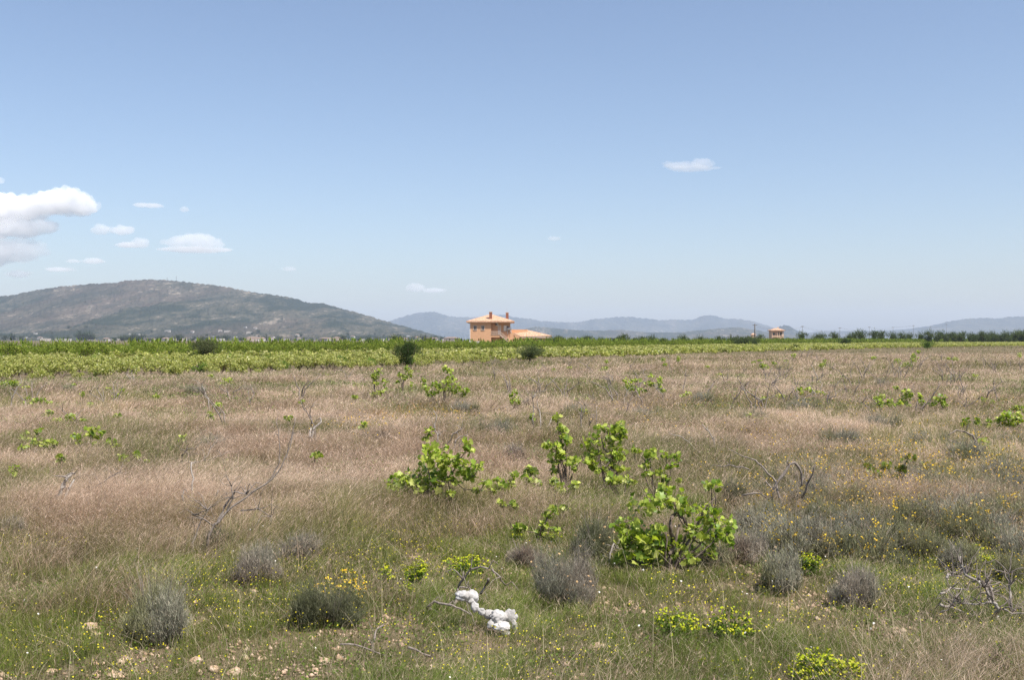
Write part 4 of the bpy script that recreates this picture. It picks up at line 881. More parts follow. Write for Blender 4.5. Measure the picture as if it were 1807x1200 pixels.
# flower-crested top over the dark green shrub: a wild flower clump behind it
def flower_clump(label, base, wpx, hpx, n, cols, size, seed, gcol, name='wildflower_clump', cat='wildflowers', group='wildflower clumps', leafs=0):
    rg = np.random.default_rng(seed); bx, by = at(*base); s = by / F; wd, ht = wpx * s, hpx * s
    root = empty(name, (bx, by, gz(bx, by))); tag(root, label, cat, group)
    a = rg.uniform(0, 6.28, n); q = np.sqrt(rg.random(n)) * 0.5
    T = np.stack([np.cos(a) * q * wd, np.sin(a) * q * wd * 0.8, ht * (1.02 - 0.5 * (q * 1.6) ** 2) * rg.uniform(0.45, 1.12, n)], -1)
    B = T * np.array([0.45, 0.45, 0]); az = np.arctan2(T[:, 1] - B[:, 1], T[:, 0] - B[:, 0]); dist = np.hypot(T[:, 0] - B[:, 0], T[:, 1] - B[:, 1])
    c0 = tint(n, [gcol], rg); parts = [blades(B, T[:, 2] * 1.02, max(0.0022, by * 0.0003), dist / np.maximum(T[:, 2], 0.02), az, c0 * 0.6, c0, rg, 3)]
    m = n * 6 + leafs; i = rg.integers(0, n, m); t_ = rg.uniform(0.15, 0.95, m); P = B[i] + (T[i] - B[i]) * t_[:, None]
    parts.append(leaves(P + rg.normal(size=P.shape) * 0.008, 0.018, tint(m, [gcol, tuple(c * 0.7 for c in gcol)], rg), rg, 2, 0.5))
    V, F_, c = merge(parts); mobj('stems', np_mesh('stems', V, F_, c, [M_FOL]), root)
    k = 3; PP = np.repeat(T, k, 0) + rg.normal(size=(n * k, 3)) * size * 0.55 * np.array([1, 1, 0.4])
    mobj('flower_heads', flower_mesh(PP, size * 0.8, cols, seed + 1), root)
flower_clump('orange-yellow wildflowers rising behind the dark green shrub', (603, 1085), 100, 75, 90, ((0.74, 0.52, 0.05), (0.70, 0.42, 0.05), (0.76, 0.60, 0.08)), 0.014, 1, (0.10, 0.12, 0.04))
SPG = ((0.42, 0.46, 0.02), (0.50, 0.48, 0.03), (0.30, 0.38, 0.02)); SG = (0.12, 0.19, 0.03)
def spurge(label, base, w_, h_, n, seed, leafs=0): flower_clump(label, base, w_, h_, n, SPG, 0.016, seed, SG, 'spurge_plant', 'spurge', 'yellow-green spurges', leafs)
spurge('bright yellow-green spurge in the middle foreground, right of the flowered shrub', (736, 1040), 42, 52, 80, 11, 200)
spurge('small spurge left of the bright one in the middle foreground', (680, 1030), 26, 34, 34, 12)
spurge('low yellow spurge beside the bright one, slightly in front', (716, 1048), 24, 20, 16, 13)
spurge('wide flat spurge behind the grey arching dead vine', (822, 1018), 86, 38, 110, 14)
spurge('loose yellow spurge in the right-hand foreground, left of a greener one', (1195, 1130), 84, 60, 70, 15)
spurge('green-leaved spurge in the foreground with yellow heads, right of the loose one', (1287, 1135), 92, 66, 75, 16, 250)
spurge('leafy green spurge beside the small grey shrub', (1428, 1018), 44, 38, 60, 17, 500)
spurge('largest bright yellow spurge at the bottom edge, right of centre', (1440, 1215), 90, 62, 120, 18, 350)
spurge('yellow spurge at the bottom edge, right of the largest one', (1500, 1215), 52, 46, 120, 19)
spurge('tiny yellow spurge near the bottom, left of the large ones', (1242, 1170), 16, 12, 8, 20)
spurge('tiny spurge right of the tiny yellow one near the bottom', (1266, 1182), 12, 12, 6, 21)
spurge('broad-leaved green plant at the right bottom corner', (1765, 1185), 52, 50, 8, 22, 900)
spurge('bright yellow spurge cut by the left picture edge, far in the field', (0, 812), 12, 24, 12, 23)
spurge('yellow spurge at the foot of the largest vine, left side', (915, 965), 28, 22, 30, 24)
spurge('yellow spurge patch in front of the straw-headed shrub top', (972, 962), 42, 20, 40, 25)
spurge('yellow spurge above the silver-grey dead wood', (1722, 985), 26, 26, 24, 26)
spurge('yellow spurge right of the dead wood, near the edge', (1740, 1000), 34, 22, 26, 27)

# the flowering sage-green patch on the right: single shrubs, copied with their parts
sp = []
for k, kind in enumerate(['sage', 'grey', 'grey', 'sage']):
    me, B, d, ln, L = shrub_mesh(0.55, 0.34, kind, 40 + k, 0.75, 0.0038)
    rg = np.random.default_rng(k); n = 46; i = rg.integers(0, len(B), n); P = B[i].copy(); P[:, :2] += d[i] * (ln[i] * L[i])[:, None]; P[:, 2] += (1 - 0.28 * ln[i]) * L[i] * 1.04 + 0.03
    P = np.repeat(P, 3, 0) + rg.normal(size=(n * 3, 3)) * 0.012
    sp.append((me, flower_mesh(P, 0.0145, YEL if k != 2 else STRAW, k)))
patch = []
for i, (x, y) in enumerate([(1330, 960), (1372, 935), (1415, 905), (1400, 985), (1452, 940), (1470, 985), (1492, 915), (1530, 955), (1560, 905), (1545, 1000), (1600, 940), (1588, 985), (1640, 900), (1655, 945), (1690, 880),
                            (1700, 925), (1735, 905), (1760, 955), (1780, 890), (1790, 985), (1800, 935), (1480, 880), (1350, 905), (1620, 870), (1525, 880), (1765, 865), (1440, 870), (1385, 870), (1725, 960), (1795, 850)]):
    x += rnd.uniform(-10, 10); bx, by = at(x, y); k = rnd.randrange(4)
    root = empty('low_shrub', (bx, by, gz(bx, by)), rnd.uniform(0, 6.28), rnd.uniform(0.75, 1.15)); patch.append((x, root))
    tag(root, 'x', 'shrub', 'flowering shrubs in the patch on the right')
    mobj('stems', sp[k][0], root); mobj('flower_heads', sp[k][1], root)
def rank_labels(L, what, where):
    L.sort(key=lambda q: q[0]); n = len(L)
    O = 'leftmost second third fourth fifth sixth seventh eighth ninth tenth eleventh twelfth thirteenth fourteenth fifteenth'.split()
    for i, (x, o) in enumerate(L):
        j = i if i < (n + 1) // 2 else n - 1 - i; side = 'left' if i < (n + 1) // 2 else 'right'
        o['label'] = (('leftmost' if side == 'left' else 'rightmost') + ' ' + what if j == 0 else what + ', ' + O[j] + ' from the ' + side) + ' ' + where
rank_labels(patch, 'grey-green shrub with yellow flower heads', 'in the flowering patch')
dusky = []
for i, (x, y) in enumerate([(1480, 800), (1700, 830), (1640, 800), (1330, 760), (1440, 765), (1560, 770), (820, 735), (1010, 745), (1140, 745), (1560, 690), (330, 700), (345, 705), (370, 800), (120, 700), (440, 640 + 60), (1690, 700), (1780, 800), (1240, 720), (1420, 735), (870, 780)]):
    bx, by = at(x, y); k = rnd.choice([1, 2, 2])
    root = empty('low_shrub', (bx, by, gz(bx, by)), rnd.uniform(0, 6.28), rnd.uniform(0.8, 1.3))
    tag(root, 'x', 'shrub', 'dusky shrubs in the dry grass'); dusky.append((x, root))
    mobj('stems', sp[k][0], root)
rank_labels(dusky, 'low dusky shrub half sunk in dry grass', 'of the middle field')

# ------------------------------------------------------------------ stones and the white sheet
t = MAT('limestone'); g = t.n('ShaderNodeTexCoord').outputs['Object']; nz = t.noise(g, 14, 6, 0.7); n2 = t.noise(g, 60, 4, 0.7)
c = t.ramp(nz, [(0.3, (0.34, 0.22, 0.14)), (0.5, (0.55, 0.39, 0.27)), (0.7, (0.66, 0.54, 0.42))]); t.bsdf(c, 0.95, 0.1, n2, 0.8, 0.01); M_STONE = t.m
def stone_mesh(seed, sz):
    bm = bmesh.new(); bmesh.ops.create_icosphere(bm, subdivisions=3, radius=1); off = Vector((seed * 3.1, seed * 1.7, 0))
    r = random.Random(seed); cuts = [Vector((r.gauss(0, 1), r.gauss(0, 1), r.gauss(0, 1))).normalized() for _ in range(7)]
    for v in bm.verts:
        n = v.co.normalized(); k = 1
        for cdir in cuts:
            q = n.dot(cdir)
            if q > 0.55: k = min(k, 0.62 / q)
        k *= 1 + 0.16 * mnoise.noise(n * 2.1 + off) + 0.08 * mnoise.noise(n * 6 + off)
        v.co = Vector((n.x * sz[0], n.y * sz[1], n.z * sz[2])) * k
    me = bpy.data.meshes.new('stone'); bm.to_mesh(me); bm.free(); me.materials.append(M_STONE); return me
for i, (x, y, w_, h_, lb) in enumerate([
    (448, 1048, 18, 12, 'rounded pale orange stone in the green grass right of the large round shrub'),
    (158, 1118, 34, 20, 'pale stone left of the large round grey shrub'), (170, 1128, 22, 12, 'flat stone lying against the pale stone left of the grey shrub'),
    (138, 1140, 14, 12, 'small pinkish stone below the pale stone at the left'), (222, 1168, 18, 14, 'small whitish stone below the large round shrub'),
    (203, 1196, 26, 14, 'stone at the bottom edge under the large round shrub'), (403, 1112, 26, 12, 'flat broken stone right of the large round shrub'),
    (345, 1168, 24, 14, 'half-buried stone between the grey shrub and the bottom edge'), (412, 1188, 30, 18, 'wide pale stone near the bottom edge, left part'),
    (375, 1182, 22, 16, 'dull stone left of the wide pale one near the bottom'), (1052, 1140, 40, 16, 'flat orange slab of stone in the bright foreground right of centre'),
    (355, 993, 28, 16, 'pinkish stone at the foot of the grey dead vine'), (345, 1002, 14, 8, 'small stone in front of the pinkish one at the dead vine'), (5, 1196, 20, 16, 'stone in the bottom left corner'),
    (90, 1190, 22, 12, 'round tan stone near the bottom left corner'), (782, 1004, 18, 10, 'pale stone half hidden in grass above the white sheet'), (770, 1008, 12, 10, 'small stone left of the pale one above the white sheet'),
    (570, 1165, 22, 14, 'tan stone at the bottom middle left'), (556, 1182, 16, 12, 'small tan stone below the other at bottom middle left'), (890, 1190, 40, 14, 'low flat stone at the bottom edge below the white sheet'),
    (1065, 1036, 14, 8, 'little stone at the foot of the straw-headed shrub'), (1310, 1165, 20, 10, 'greyish stone left of the large yellow spurge'), (1298, 1178, 18, 12, 'whitish stone left of the large yellow spurge, in front of the greyish one'),
    (1000, 1165, 16, 8, 'small stone left of the orange slab'), (860, 1196, 20, 8, 'small flat stone in the bottom middle'), (1700, 1178, 10, 6, 'small stone near the broad-leaved plant in the corner'),
    (215, 1096, 12, 7, 'small pale stone touching the left foot of the large round shrub'), (330, 1100, 12, 6, 'chip of stone right of the large round shrub')]):
    bx, by = at(x, y); s = by / F
    me = stone_mesh(i + 1, (w_ * s * 0.58, w_ * s * 0.45, h_ * s * 0.55)); o = mobj('stone', me); o.location = (bx, by, gz(bx, by) + h_ * s * 0.18); o.rotation_euler = (0, 0, rnd.uniform(-0.6, 0.6)); tag(o, lb, 'stone', 'stones in the grass')
    me.polygons.foreach_set('use_smooth', [False] * len(me.polygons))

t = MAT('white_sheet'); g = t.n('ShaderNodeTexCoord').outputs['Object']; nz = t.noise(g, 16, 6, 0.65, 0.8); n2 = t.noise(g, 5, 3, 0.6)
t.bsdf(t.ramp(n2, [(0.3, (0.26, 0.24, 0.22)), (0.6, (0.50, 0.485, 0.46))]), 0.75, 0.15, nz, 0.35, 0.008); M_SHEET = t.m
def white_sheet():
    """a torn, crumpled sheet: creased, faceted lobes of cloth caught in the grass, fused into one body"""
    base = (862, 1112); bx, by = at(*base); s = by / F
    bm = bmesh.new()
    for j, (x, y, rx, ry, dy) in enumerate([(818, 1050, 15, 10, 0), (832, 1055, 14, 14, 0.03), (838, 1070, 8, 9, 0.0), (850, 1078, 7, 7, 0.0), (862, 1086, 10, 10, 0.04), (880, 1087, 15, 12, 0.0), (900, 1089, 13, 14, 0.03), (886, 1101, 16, 9, -0.05), (866, 1099, 7, 8, -0.02), (908, 1104, 6, 12, 0.0), (893, 1112, 8, 6, -0.06)]):
        g = bmesh.ops.create_icosphere(bm, subdivisions=5, radius=1); off = Vector((j * 5.3, j * 2.1, 1))
        for v in g['verts']:
            n = v.co.copy(); w_ = n + mnoise.noise_vector(n * 1.3 + off) * 0.5
            d = mnoise.voronoi(w_ * 0.95 + off)[0]; d2 = mnoise.voronoi(w_ * 2.3 + off)[0]
            k = 0.84 + 0.42 * (d[1] - d[0]) + 0.09 * (d2[1] - d2[0])
            v.co = Vector(((x - base[0] + n.x * rx * k) * s, dy + n.y * rx * 0.8 * k * s, max((base[1] - y + n.z * ry * k) * s, 0.0)))
    me = bpy.data.meshes.new('sheet'); bm.to_mesh(me); bm.free(); me.materials.append(M_SHEET)
    o = mobj('plastic_sheet', me); o.location = (bx, by, gz(bx, by) + 0.015); tag(o, 'crumpled dirty white sheet lying in the grass under an arching dead vine', 'sheet')
    md = o.modifiers.new('fuse', 'REMESH'); md.mode = 'VOXEL'; md.voxel_size = 0.0035
white_sheet()
# ------------------------------------------------------------------ bushes and trees with trunk and crown
def crown_mesh(w_, h_, n, leaf, greens, seed, lumps=9, lod=2, z0=0.0):
    rg = np.random.default_rng(seed); parts = []
    for k in range(lumps):
        a = rg.uniform(0, 6.28); q = rg.uniform(0, 0.62); zz = rg.uniform(0.28, 0.82)
        c = np.array([math.cos(a) * q * w_ / 2, math.sin(a) * q * w_ / 2, z0 + h_ * zz * (1 - 0.25 * q)])
        R3 = np.array([w_ * rg.uniform(0.16, 0.28), w_ * rg.uniform(0.16, 0.28), h_ * rg.uniform(0.14, 0.24)])
        m = n // lumps; P = ell(m, c, R3, rg, 0.5); P[:, 2] = np.clip(P[:, 2], 0.02, None)
        parts.append(leaves(P, leaf, tint(m, greens, rg, 0.25) * rg.uniform(0.75, 1.2), rg, lod, 0.6))
    m = n // 8; a = rg.uniform(0, 6.28, m); q = rg.random(m) ** 0.5 * 0.55   # loose sprigs that break the outline
    P = np.stack([np.cos(a) * q * w_, np.sin(a) * q * w_, z0 + h_ * (1.02 - 0.55 * q * 1.2) * rg.uniform(0.7, 1.08, m)], -1)
    c = tint(m, greens, rg, 0.25); parts.append(blades(P, leaf * 3.2, leaf * 0.5, rg.uniform(0, 0.8, m), a, c, c, rg, 1))
    V, F_, c = merge(parts); return np_mesh('crown', V, F_, c, [M_FOL])
def trunk_mesh(h_, r0, seed, spread=0.5, arms=5):
    r = random.Random(seed); m = MB(); m.tube([(0, 0, -0.1), (r.uniform(-.1, .1) * h_, 0, h_ * 0.3)], [r0, r0 * 0.75], 6)
    for k in range(arms):
        a = r.uniform(0, 6.28); m.tube([(0, 0, h_ * 0.2), (math.cos(a) * spread * h_ * 0.3, math.sin(a) * spread * h_ * 0.3, h_ * 0.5), (math.cos(a) * spread * h_ * 0.6, math.sin(a) * spread * h_ * 0.6, h_ * r.uniform(0.7, 0.95))], [r0 * 0.55, r0 * 0.35, r0 * 0.1], 5)
    return m.mesh('trunk', M_BARK)
OLIVE = [(0.085, 0.105, 0.045), (0.12, 0.13, 0.06), (0.06, 0.075, 0.03)]
DARKG = [(0.045, 0.075, 0.022), (0.065, 0.10, 0.028), (0.03, 0.05, 0.016)]
MIDG = [(0.08, 0.14, 0.025), (0.11, 0.17, 0.03), (0.05, 0.095, 0.018)]
def bush(label, px, py, wpx, hpx, D, greens, seed, n=5000, leaf=0.06, name='bush', cat='bush', group='bushes at the vineyard edge'):
    s = D / F; w_, h_ = wpx * s, EYE + (600 - (py)) * s
    root = empty(name, ((px - 903.5) * s, D, gz((px - 903.5) * s, D))); tag(root, label, cat, group)
    mobj('crown', crown_mesh(w_, h_, n, leaf, greens, seed, 14), root); mobj('trunk', trunk_mesh(h_, 0.03 * h_, seed), root)
bush('rounded olive-grey bush standing above the vineyard at the left', 363, 593, 52, 0, 74, OLIVE, 1, 7000, 0.055)
bush('darkest green bush at the vineyard edge, left of the orange house', 722, 601, 44, 0, 62, DARKG, 2, 7000, 0.05)
bush('low round grey-green bush at the vineyard edge, below the orange house', 936, 607, 52, 0, 74, [(0.08, 0.11, 0.04), (0.11, 0.13, 0.055), (0.06, 0.08, 0.03)], 3, 6000, 0.05)
bush('small dark bush in the vineyard below the ochre house', 1403, 609, 14, 0, 150, DARKG, 4, 1500, 0.09)
bush('dark low bush at the orchard edge on the right', 1490, 596, 26, 0, 270, DARKG, 5, 1500, 0.16)
bush('mid-green mound of a bush at the field edge on the right', 1637, 602, 24, 0, 190, MIDG, 6, 2500, 0.10)
bush('thin dark twiggy bush left of the darkest green one', 701, 603, 22, 0, 66, [(0.10, 0.12, 0.04), (0.07, 0.08, 0.03)], 7, 900, 0.05)

# ------------------------------------------------------------------ the vineyard and the orchard behind it
E_X = [-90, -18.5, -11.2, 0, 26.7, 68, 135, 260]; E_Y = [-30, 36, 43, 74, 122, 190, 275, 440]
def edge_y(x): return np.interp(x, E_X, E_Y)
O_X = [-120, -35, -20, 0, 68, 256, 420]; O_Y = [-20, 73, 85, 135, 290, 560, 800]
def orch_y(x): return np.interp(x, O_X, O_Y)
VG = [(0.30, 0.33, 0.075), (0.40, 0.41, 0.12), (0.19, 0.24, 0.04), (0.52, 0.50, 0.20)]
def vine_bush(seed, n, leaf, lod, greens=VG):
    rg = np.random.default_rng(seed); parts = []
    for k in range(7):
        a = rg.uniform(0, 6.28); q = rg.uniform(0.1, 0.42); c = np.array([math.cos(a) * q, math.sin(a) * q, rg.uniform(0.35, 0.62)])
        m = n // 7; P = ell(m, c, (0.2, 0.2, rg.uniform(0.13, 0.24)), rg, 0.5); parts.append(leaves(P, leaf, tint(m, greens, rg, 0.25), rg, lod, 0.7))
    return merge(parts)
VB = []
for k in range(6):
    gr = VG if k < 4 else [(0.14, 0.22, 0.04), (0.20, 0.27, 0.05)]
    V, F_, c = vine_bush(60 + k, 560, 0.085, 2, gr); VB.append(np_mesh('foliage', V, F_, c, [M_LEAF]))
VT = [trunk_mesh(0.6, 0.045, 70 + k, 0.9, 5) for k in range(3)]
spots = []
rg = np.random.default_rng(4)
ca, sa = math.cos(0.95), math.sin(0.95)          # row direction, turned a little to the left of the view
for i in range(-220, 520):
    for j in range(-30, 520):
        u_, v_ = i * 1.55, j * 1.75
        x = u_ * ca + v_ * sa; y = -u_ * sa + v_ * ca
        if y < 20 or abs(x) > 0.52 * y + 6: continue
        e, o_ = edge_y(x), orch_y(x)
        if y < e + 0.5 or y > o_ - 1.5: continue
        if rg.random() < 0.04 + 0.5 * max(0, 1 - (y - e) / np.interp(y, [40, 200], [5, 16])): continue
        spots.append((x + rg.normal() * 0.25, y + rg.normal() * 0.25))
spots.sort(key=lambda p: math.hypot(*p))
for n_, (x, y) in enumerate(spots[:300]):
    root = empty('vineyard_vine', (x, y, gz(x, y)), rnd.uniform(0, 6.28), rnd.uniform(0.80, 1.15) * (rnd.uniform(0.55, 1.0) if y < edge_y(x) + 4 else 1))
    front = y < edge_y(x) + 3.2
    tag(root, 'yellow-green vine at the front edge of the vineyard, next to the brown grass' if front else 'yellow-green bush vine inside the tended vineyard', 'vine', 'front row of the vineyard' if front else 'vines inside the vineyard')
    mobj('foliage', VB[int(rg.integers(0, 4)) if rg.random() < 0.93 else int(rg.integers(4, 6))], root); mobj('trunk', VT[n_ % 3], root)
def scatter(spots, var, name, mat, label, cat, smin, smax, seed):
    """many small plants too far away to count, fused into one mesh"""
    rg = np.random.default_rng(seed); parts = []
    for x, y in spots:
        V, F_, c = var[rg.integers(0, len(var))]; a = rg.uniform(0, 6.28); s = rg.uniform(smin, smax)
        ca_, sa_ = math.cos(a) * s, math.sin(a) * s
        W = np.stack([V[:, 0] * ca_ - V[:, 1] * sa_ + x, V[:, 0] * sa_ + V[:, 1] * ca_ + y, V[:, 2] * s], -1); parts.append((W, F_, c * rg.uniform(0.8, 1.2)))
    V, F_, c = merge(parts); o = mobj(name, np_mesh(name, V, F_, c, [mat])); tag(o, label, cat, kind='stuff'); return o
low = [vine_bush(80 + k, 84, 0.20, 2) for k in range(5)]
scatter(spots[300:], low, 'far_vineyard', M_LEAF, 'yellow-green rows of the vineyard running away to the right', 'vineyard', 0.85, 1.2, 5)

OG = [(0.15, 0.22, 0.03), (0.21, 0.27, 0.04), (0.08, 0.13, 0.02), (0.28, 0.30, 0.06)]
def tree_geo(seed, n, leaf, lod, w_=1.7, h_=1.6, greens=OG):
    rg = np.random.default_rng(seed); parts = []
    for k in range(8):
        a = rg.uniform(0, 6.28); q = rg.uniform(0.0, 0.36) * w_; c = np.array([math.cos(a) * q, math.sin(a) * q, h_ * rg.uniform(0.3, 0.82)])
        m = n // 8; P = ell(m, c, (0.22 * w_, 0.22 * w_, h_ * rg.uniform(0.12, 0.22)), rg, 0.5); P[:, 2] = np.maximum(P[:, 2], 0.1)
        parts.append(leaves(P, leaf, tint(m, greens, rg, 0.25), rg, lod, 0.6))
    m = n // 10; a = rg.uniform(0, 6.28, m); q = rg.random(m) * 0.4 * w_; P = np.stack([np.cos(a) * q, np.sin(a) * q, h_ * rg.uniform(0.75, 0.98, m)], -1)
    c = tint(m, greens, rg, 0.2); parts.append(blades(P, leaf * 1.6, leaf * 0.8, rg.uniform(0, 0.5, m), a, c, c, rg, 1)); return merge(parts)
TM = []
for k in range(5):
    V, F_, c = tree_geo(90 + k, 640, 0.10, 2); TM.append(np_mesh('crown', V, F_, c, [M_FOL]))
TT = [trunk_mesh(1.3, 0.05, 95 + k, 0.7, 5) for k in range(3)]
tsp = []
for row in range(9):
    x = -110.0
    while x < 330:
        y = orch_y(x) + 1.0 + row * 3.4
        slope = 1.8; x += (1.5 if y < 160 else 1.9) / math.hypot(1, slope) * (1 + 0.1 * rg.normal())
        if abs(x) < 0.52 * y + 6 and rg.random() > 0.03: tsp.append((x + rg.normal() * 0.15, y + rg.normal() * 0.2, row))
# those that show: front rows first
tsp.sort(key=lambda p: math.hypot(p[0], p[1]) * (1 + 0.35 * p[2]))
def oscale(y): return 0.84 if y < 95 else 0.87 if y < 150 else 0.93 if y < 300 else 1.05
for n_, (x, y, row) in enumerate(tsp[:300]):
    root = empty('orchard_tree', (x, y, gz(x, y)), rnd.uniform(0, 6.28), oscale(y) * rnd.uniform(0.76, 1.2))
    tag(root, 'small dense green fruit tree in the front row behind the vineyard' if row == 0 else 'small dense green fruit tree in the rows behind the first', 'fruit tree', 'front row of the orchard' if row == 0 else 'inner rows of the orchard')
    mobj('crown', TM[int(rg.integers(0, 5))], root); mobj('trunk', TT[n_ % 3], root)
lowt = [tree_geo(120 + k, 110, 0.24, 2, 1.8, 1.7) for k in range(5)]
rest = tsp[300:]
for lo, hi, nm in ((0, 1e9, 'far_orchard'),):
    parts = []; rg2 = np.random.default_rng(9)
    for x, y, row in rest:
        V, F_, c = lowt[rg2.integers(0, 5)]; a = rg2.uniform(0, 6.28); s = oscale(y) * rg2.uniform(0.72, 1.2); ca_, sa_ = math.cos(a) * s, math.sin(a) * s
        parts.append((np.stack([V[:, 0] * ca_ - V[:, 1] * sa_ + x, V[:, 0] * sa_ + V[:, 1] * ca_ + y, V[:, 2] * s], -1), F_, c * rg2.uniform(0.8, 1.15)))
    V, F_, c = merge(parts); o = mobj(nm, np_mesh(nm, V, F_, c, [M_FOL])); tag(o, 'green rows of the orchard running away under the hills', 'orchard', kind='stuff')

# taller trees beyond the orchard
FG = [(0.085, 0.12, 0.04), (0.12, 0.15, 0.055), (0.05, 0.075, 0.028)]
FT = [crown_mesh(4.6, 4.4, 1500, 0.30, FG, 140 + k, 11) for k in range(6)]
FTT = [trunk_mesh(4.0, 0.13, 150 + k, 0.6, 6) for k in range(3)]
r = random.Random(31)
def far_tree(px, top, D, label, group, wf=1.0):
    s = D / F; H = EYE + (600 - top) * s; sc = H / 4.3
    root = empty('tree', ((px - 903.5) * s, D, -0.05), r.uniform(0, 6.28), sc); root.scale = (sc * wf, sc * wf, sc); tag(root, label, 'tree', group)
    mobj('crown', r.choice(FT), root); mobj('trunk', r.choice(FTT), root)
lab_r = 'dark green tree in the dense line of trees at the far right'
for i in range(40):
    px = 1668 + i * 4.6 + r.uniform(-6, 6); far_tree(px, r.uniform(583, 593) - (3 if px > 1790 else 0), r.uniform(430, 520), lab_r, 'line of trees at the far right', r.uniform(0.6, 1.0))
for px, top, D, lb in [(1415, 585, 420, 'feathery tree right of the ochre house, at the foot of the second pole'), (1441, 589, 420, 'small tree between the second and third utility poles'), (1450, 587, 430, 'slim tree just right of the small one between the poles'),
                       (1472, 586, 420, 'bushy tree left of the third utility pole'), (1500, 588, 430, 'low tree right of the third utility pole'), (1518, 581, 430, 'tallest round tree left of the fourth utility pole'), (1508, 585, 440, 'tree leaning on the left side of the tallest round tree'),
                       (1543, 583, 430, 'broad dark tree right of the fourth utility pole'), (1556, 584, 440, 'right half of the pair of broad dark trees'), (1575, 585, 430, 'tree at the foot of the fifth utility pole'), (1592, 586, 440, 'low tree right of the fifth pole'),
                       (1605, 587, 430, 'small tree left of the sixth pole'), (1625, 586, 430, 'small tree between the sixth and seventh pole'), (1640, 583, 430, 'tree at the foot of the seventh pole'), (1655, 585, 440, 'tree right of the seventh pole'),
                       (1342, 590, 420, 'low tree between the first pole and the ochre house'), (1100, 589, 210, 'loose open-crowned tree right of the orange house, over the orchard'), (1060, 594, 230, 'faint small tree left of the open-crowned one'),
                       (1150, 591, 230, 'tree top over the orchard, right of the open-crowned tree'), (1205, 590, 240, 'small spreading tree over the orchard in the right half'), (1235, 591, 240, 'second small tree top in the right half'), (1290, 592, 260, 'low tree top near the right middle of the orchard'),
                       (985, 593, 230, 'feathery tree at the right end of the orange house'), (1010, 594, 230, 'feathery bush top right of the orange house'), (1030, 594, 240, 'second feathery bush top right of the orange house'), (1330 - 60, 592, 250, 'tree top left of the first pole, above the orchard'),
                       (698, 590, 150, 'thin open tree left of the orange house'), (706, 593, 160, 'lower thin tree beside the thin open one'), (760, 595, 170, 'dark low tree halfway to the orange house'), (655, 596, 150, 'pale tree top left of the thin open tree')]:
    far_tree(px, top, D, lb, 'trees beyond the orchard', 0.8)
for i in range(26): far_tree(r.uniform(960, 1340), r.uniform(592, 596.5), r.uniform(200, 320), 'low ragged tree top showing over the orchard in the right half', 'ragged tree tops over the orchard', 0.9)
vt = [crown_mesh(12, 8.5, 500, 1.3, [(0.035, 0.055, 0.028), (0.05, 0.075, 0.035)], 160 + k, 8) for k in range(4)]
vtt = trunk_mesh(7, 0.35, 170, 0.5, 4)
for i in range(120):
    px = r.choice([r.uniform(-40, 820), r.uniform(100, 800)]); D = r.choice([r.uniform(1500, 2450), r.uniform(2520, 3300)])
    z = hill_z(px, D) if D > 2500 else 0
    root = empty('tree', ((px - 903.5) / F * D, D, z - 0.6), r.uniform(0, 6.28), r.uniform(0.45, 1.15)); tag(root, 'distant dark tree among the village houses below the scrubby hill', 'tree', 'distant trees around the village')
    mobj('crown', r.choice(vt), root); mobj('trunk', vtt, root)
for (px, k) in ((140, 1.5), (150, 2.0), (160, 1.5), (20, 1.4), (8, 1.3), (38, 1.1), (235, 1.4), (250, 1.3), (225, 1.1)):
    D = 1900; root = empty('tree', ((px - 903.5) / F * D, D, -0.3), r.uniform(0, 6.28), k); tag(root, 'big distant dark tree clump on the flat land at the left, below the hill', 'tree', 'big distant trees at the left'); mobj('crown', r.choice(vt), root); mobj('trunk', vtt, root)
# ------------------------------------------------------------------ grass, small flowers, pebbles
def sample_field(n, d0, d1, rg, pw=1.0):
    """n points spread evenly over the view wedge (with a wide margin) between two distances"""
    d = np.sqrt(rg.random(n) * (d1 ** 2 - d0 ** 2) + d0 ** 2); t_ = rg.uniform(-0.56, 0.56, n)
    x = t_ * d + rg.uniform(-0.4, 0.4, n)
    m = int(n * (0.35 if d1 < 12 else 0.20 if d1 < 30 else 0.08)); d2 = rg.uniform(max(d0 - 1.5, 1.5), d1, m); x2 = (0.54 * d2 + rg.random(m) ** 1.4 * 5.5) * np.sign(rg.random(m) - 0.5)   # a thinner strip on either side
    x = np.concatenate([x, x2]); d = np.concatenate([d, d2]); keep = d < edge_y(x) + 2.0
    return x[keep], d[keep]
DRY_T = np.array([(0.42, 0.322, 0.235), (0.60, 0.47, 0.365), (0.305, 0.23, 0.155), (0.40, 0.283, 0.212)])
DRY_B = np.array([(0.22, 0.17, 0.09), (0.26, 0.19, 0.11)])
OLV_T = np.array([(0.22, 0.215, 0.075), (0.17, 0.185, 0.055), (0.32, 0.28, 0.14)])
OLV_B = np.array([(0.10, 0.12, 0.035), (0.13, 0.13, 0.05)])
GRN_T = np.array([(0.17, 0.24, 0.04), (0.23, 0.29, 0.06), (0.36, 0.33, 0.15), (0.13, 0.20, 0.03), (0.31, 0.35, 0.09)])
GRN_B = np.array([(0.05, 0.075, 0.015), (0.075, 0.095, 0.024)])
def pick(tab, n, rg): return tab[rg.integers(0, len(tab), n)] * rg.uniform(0.65, 1.4, (n, 1))
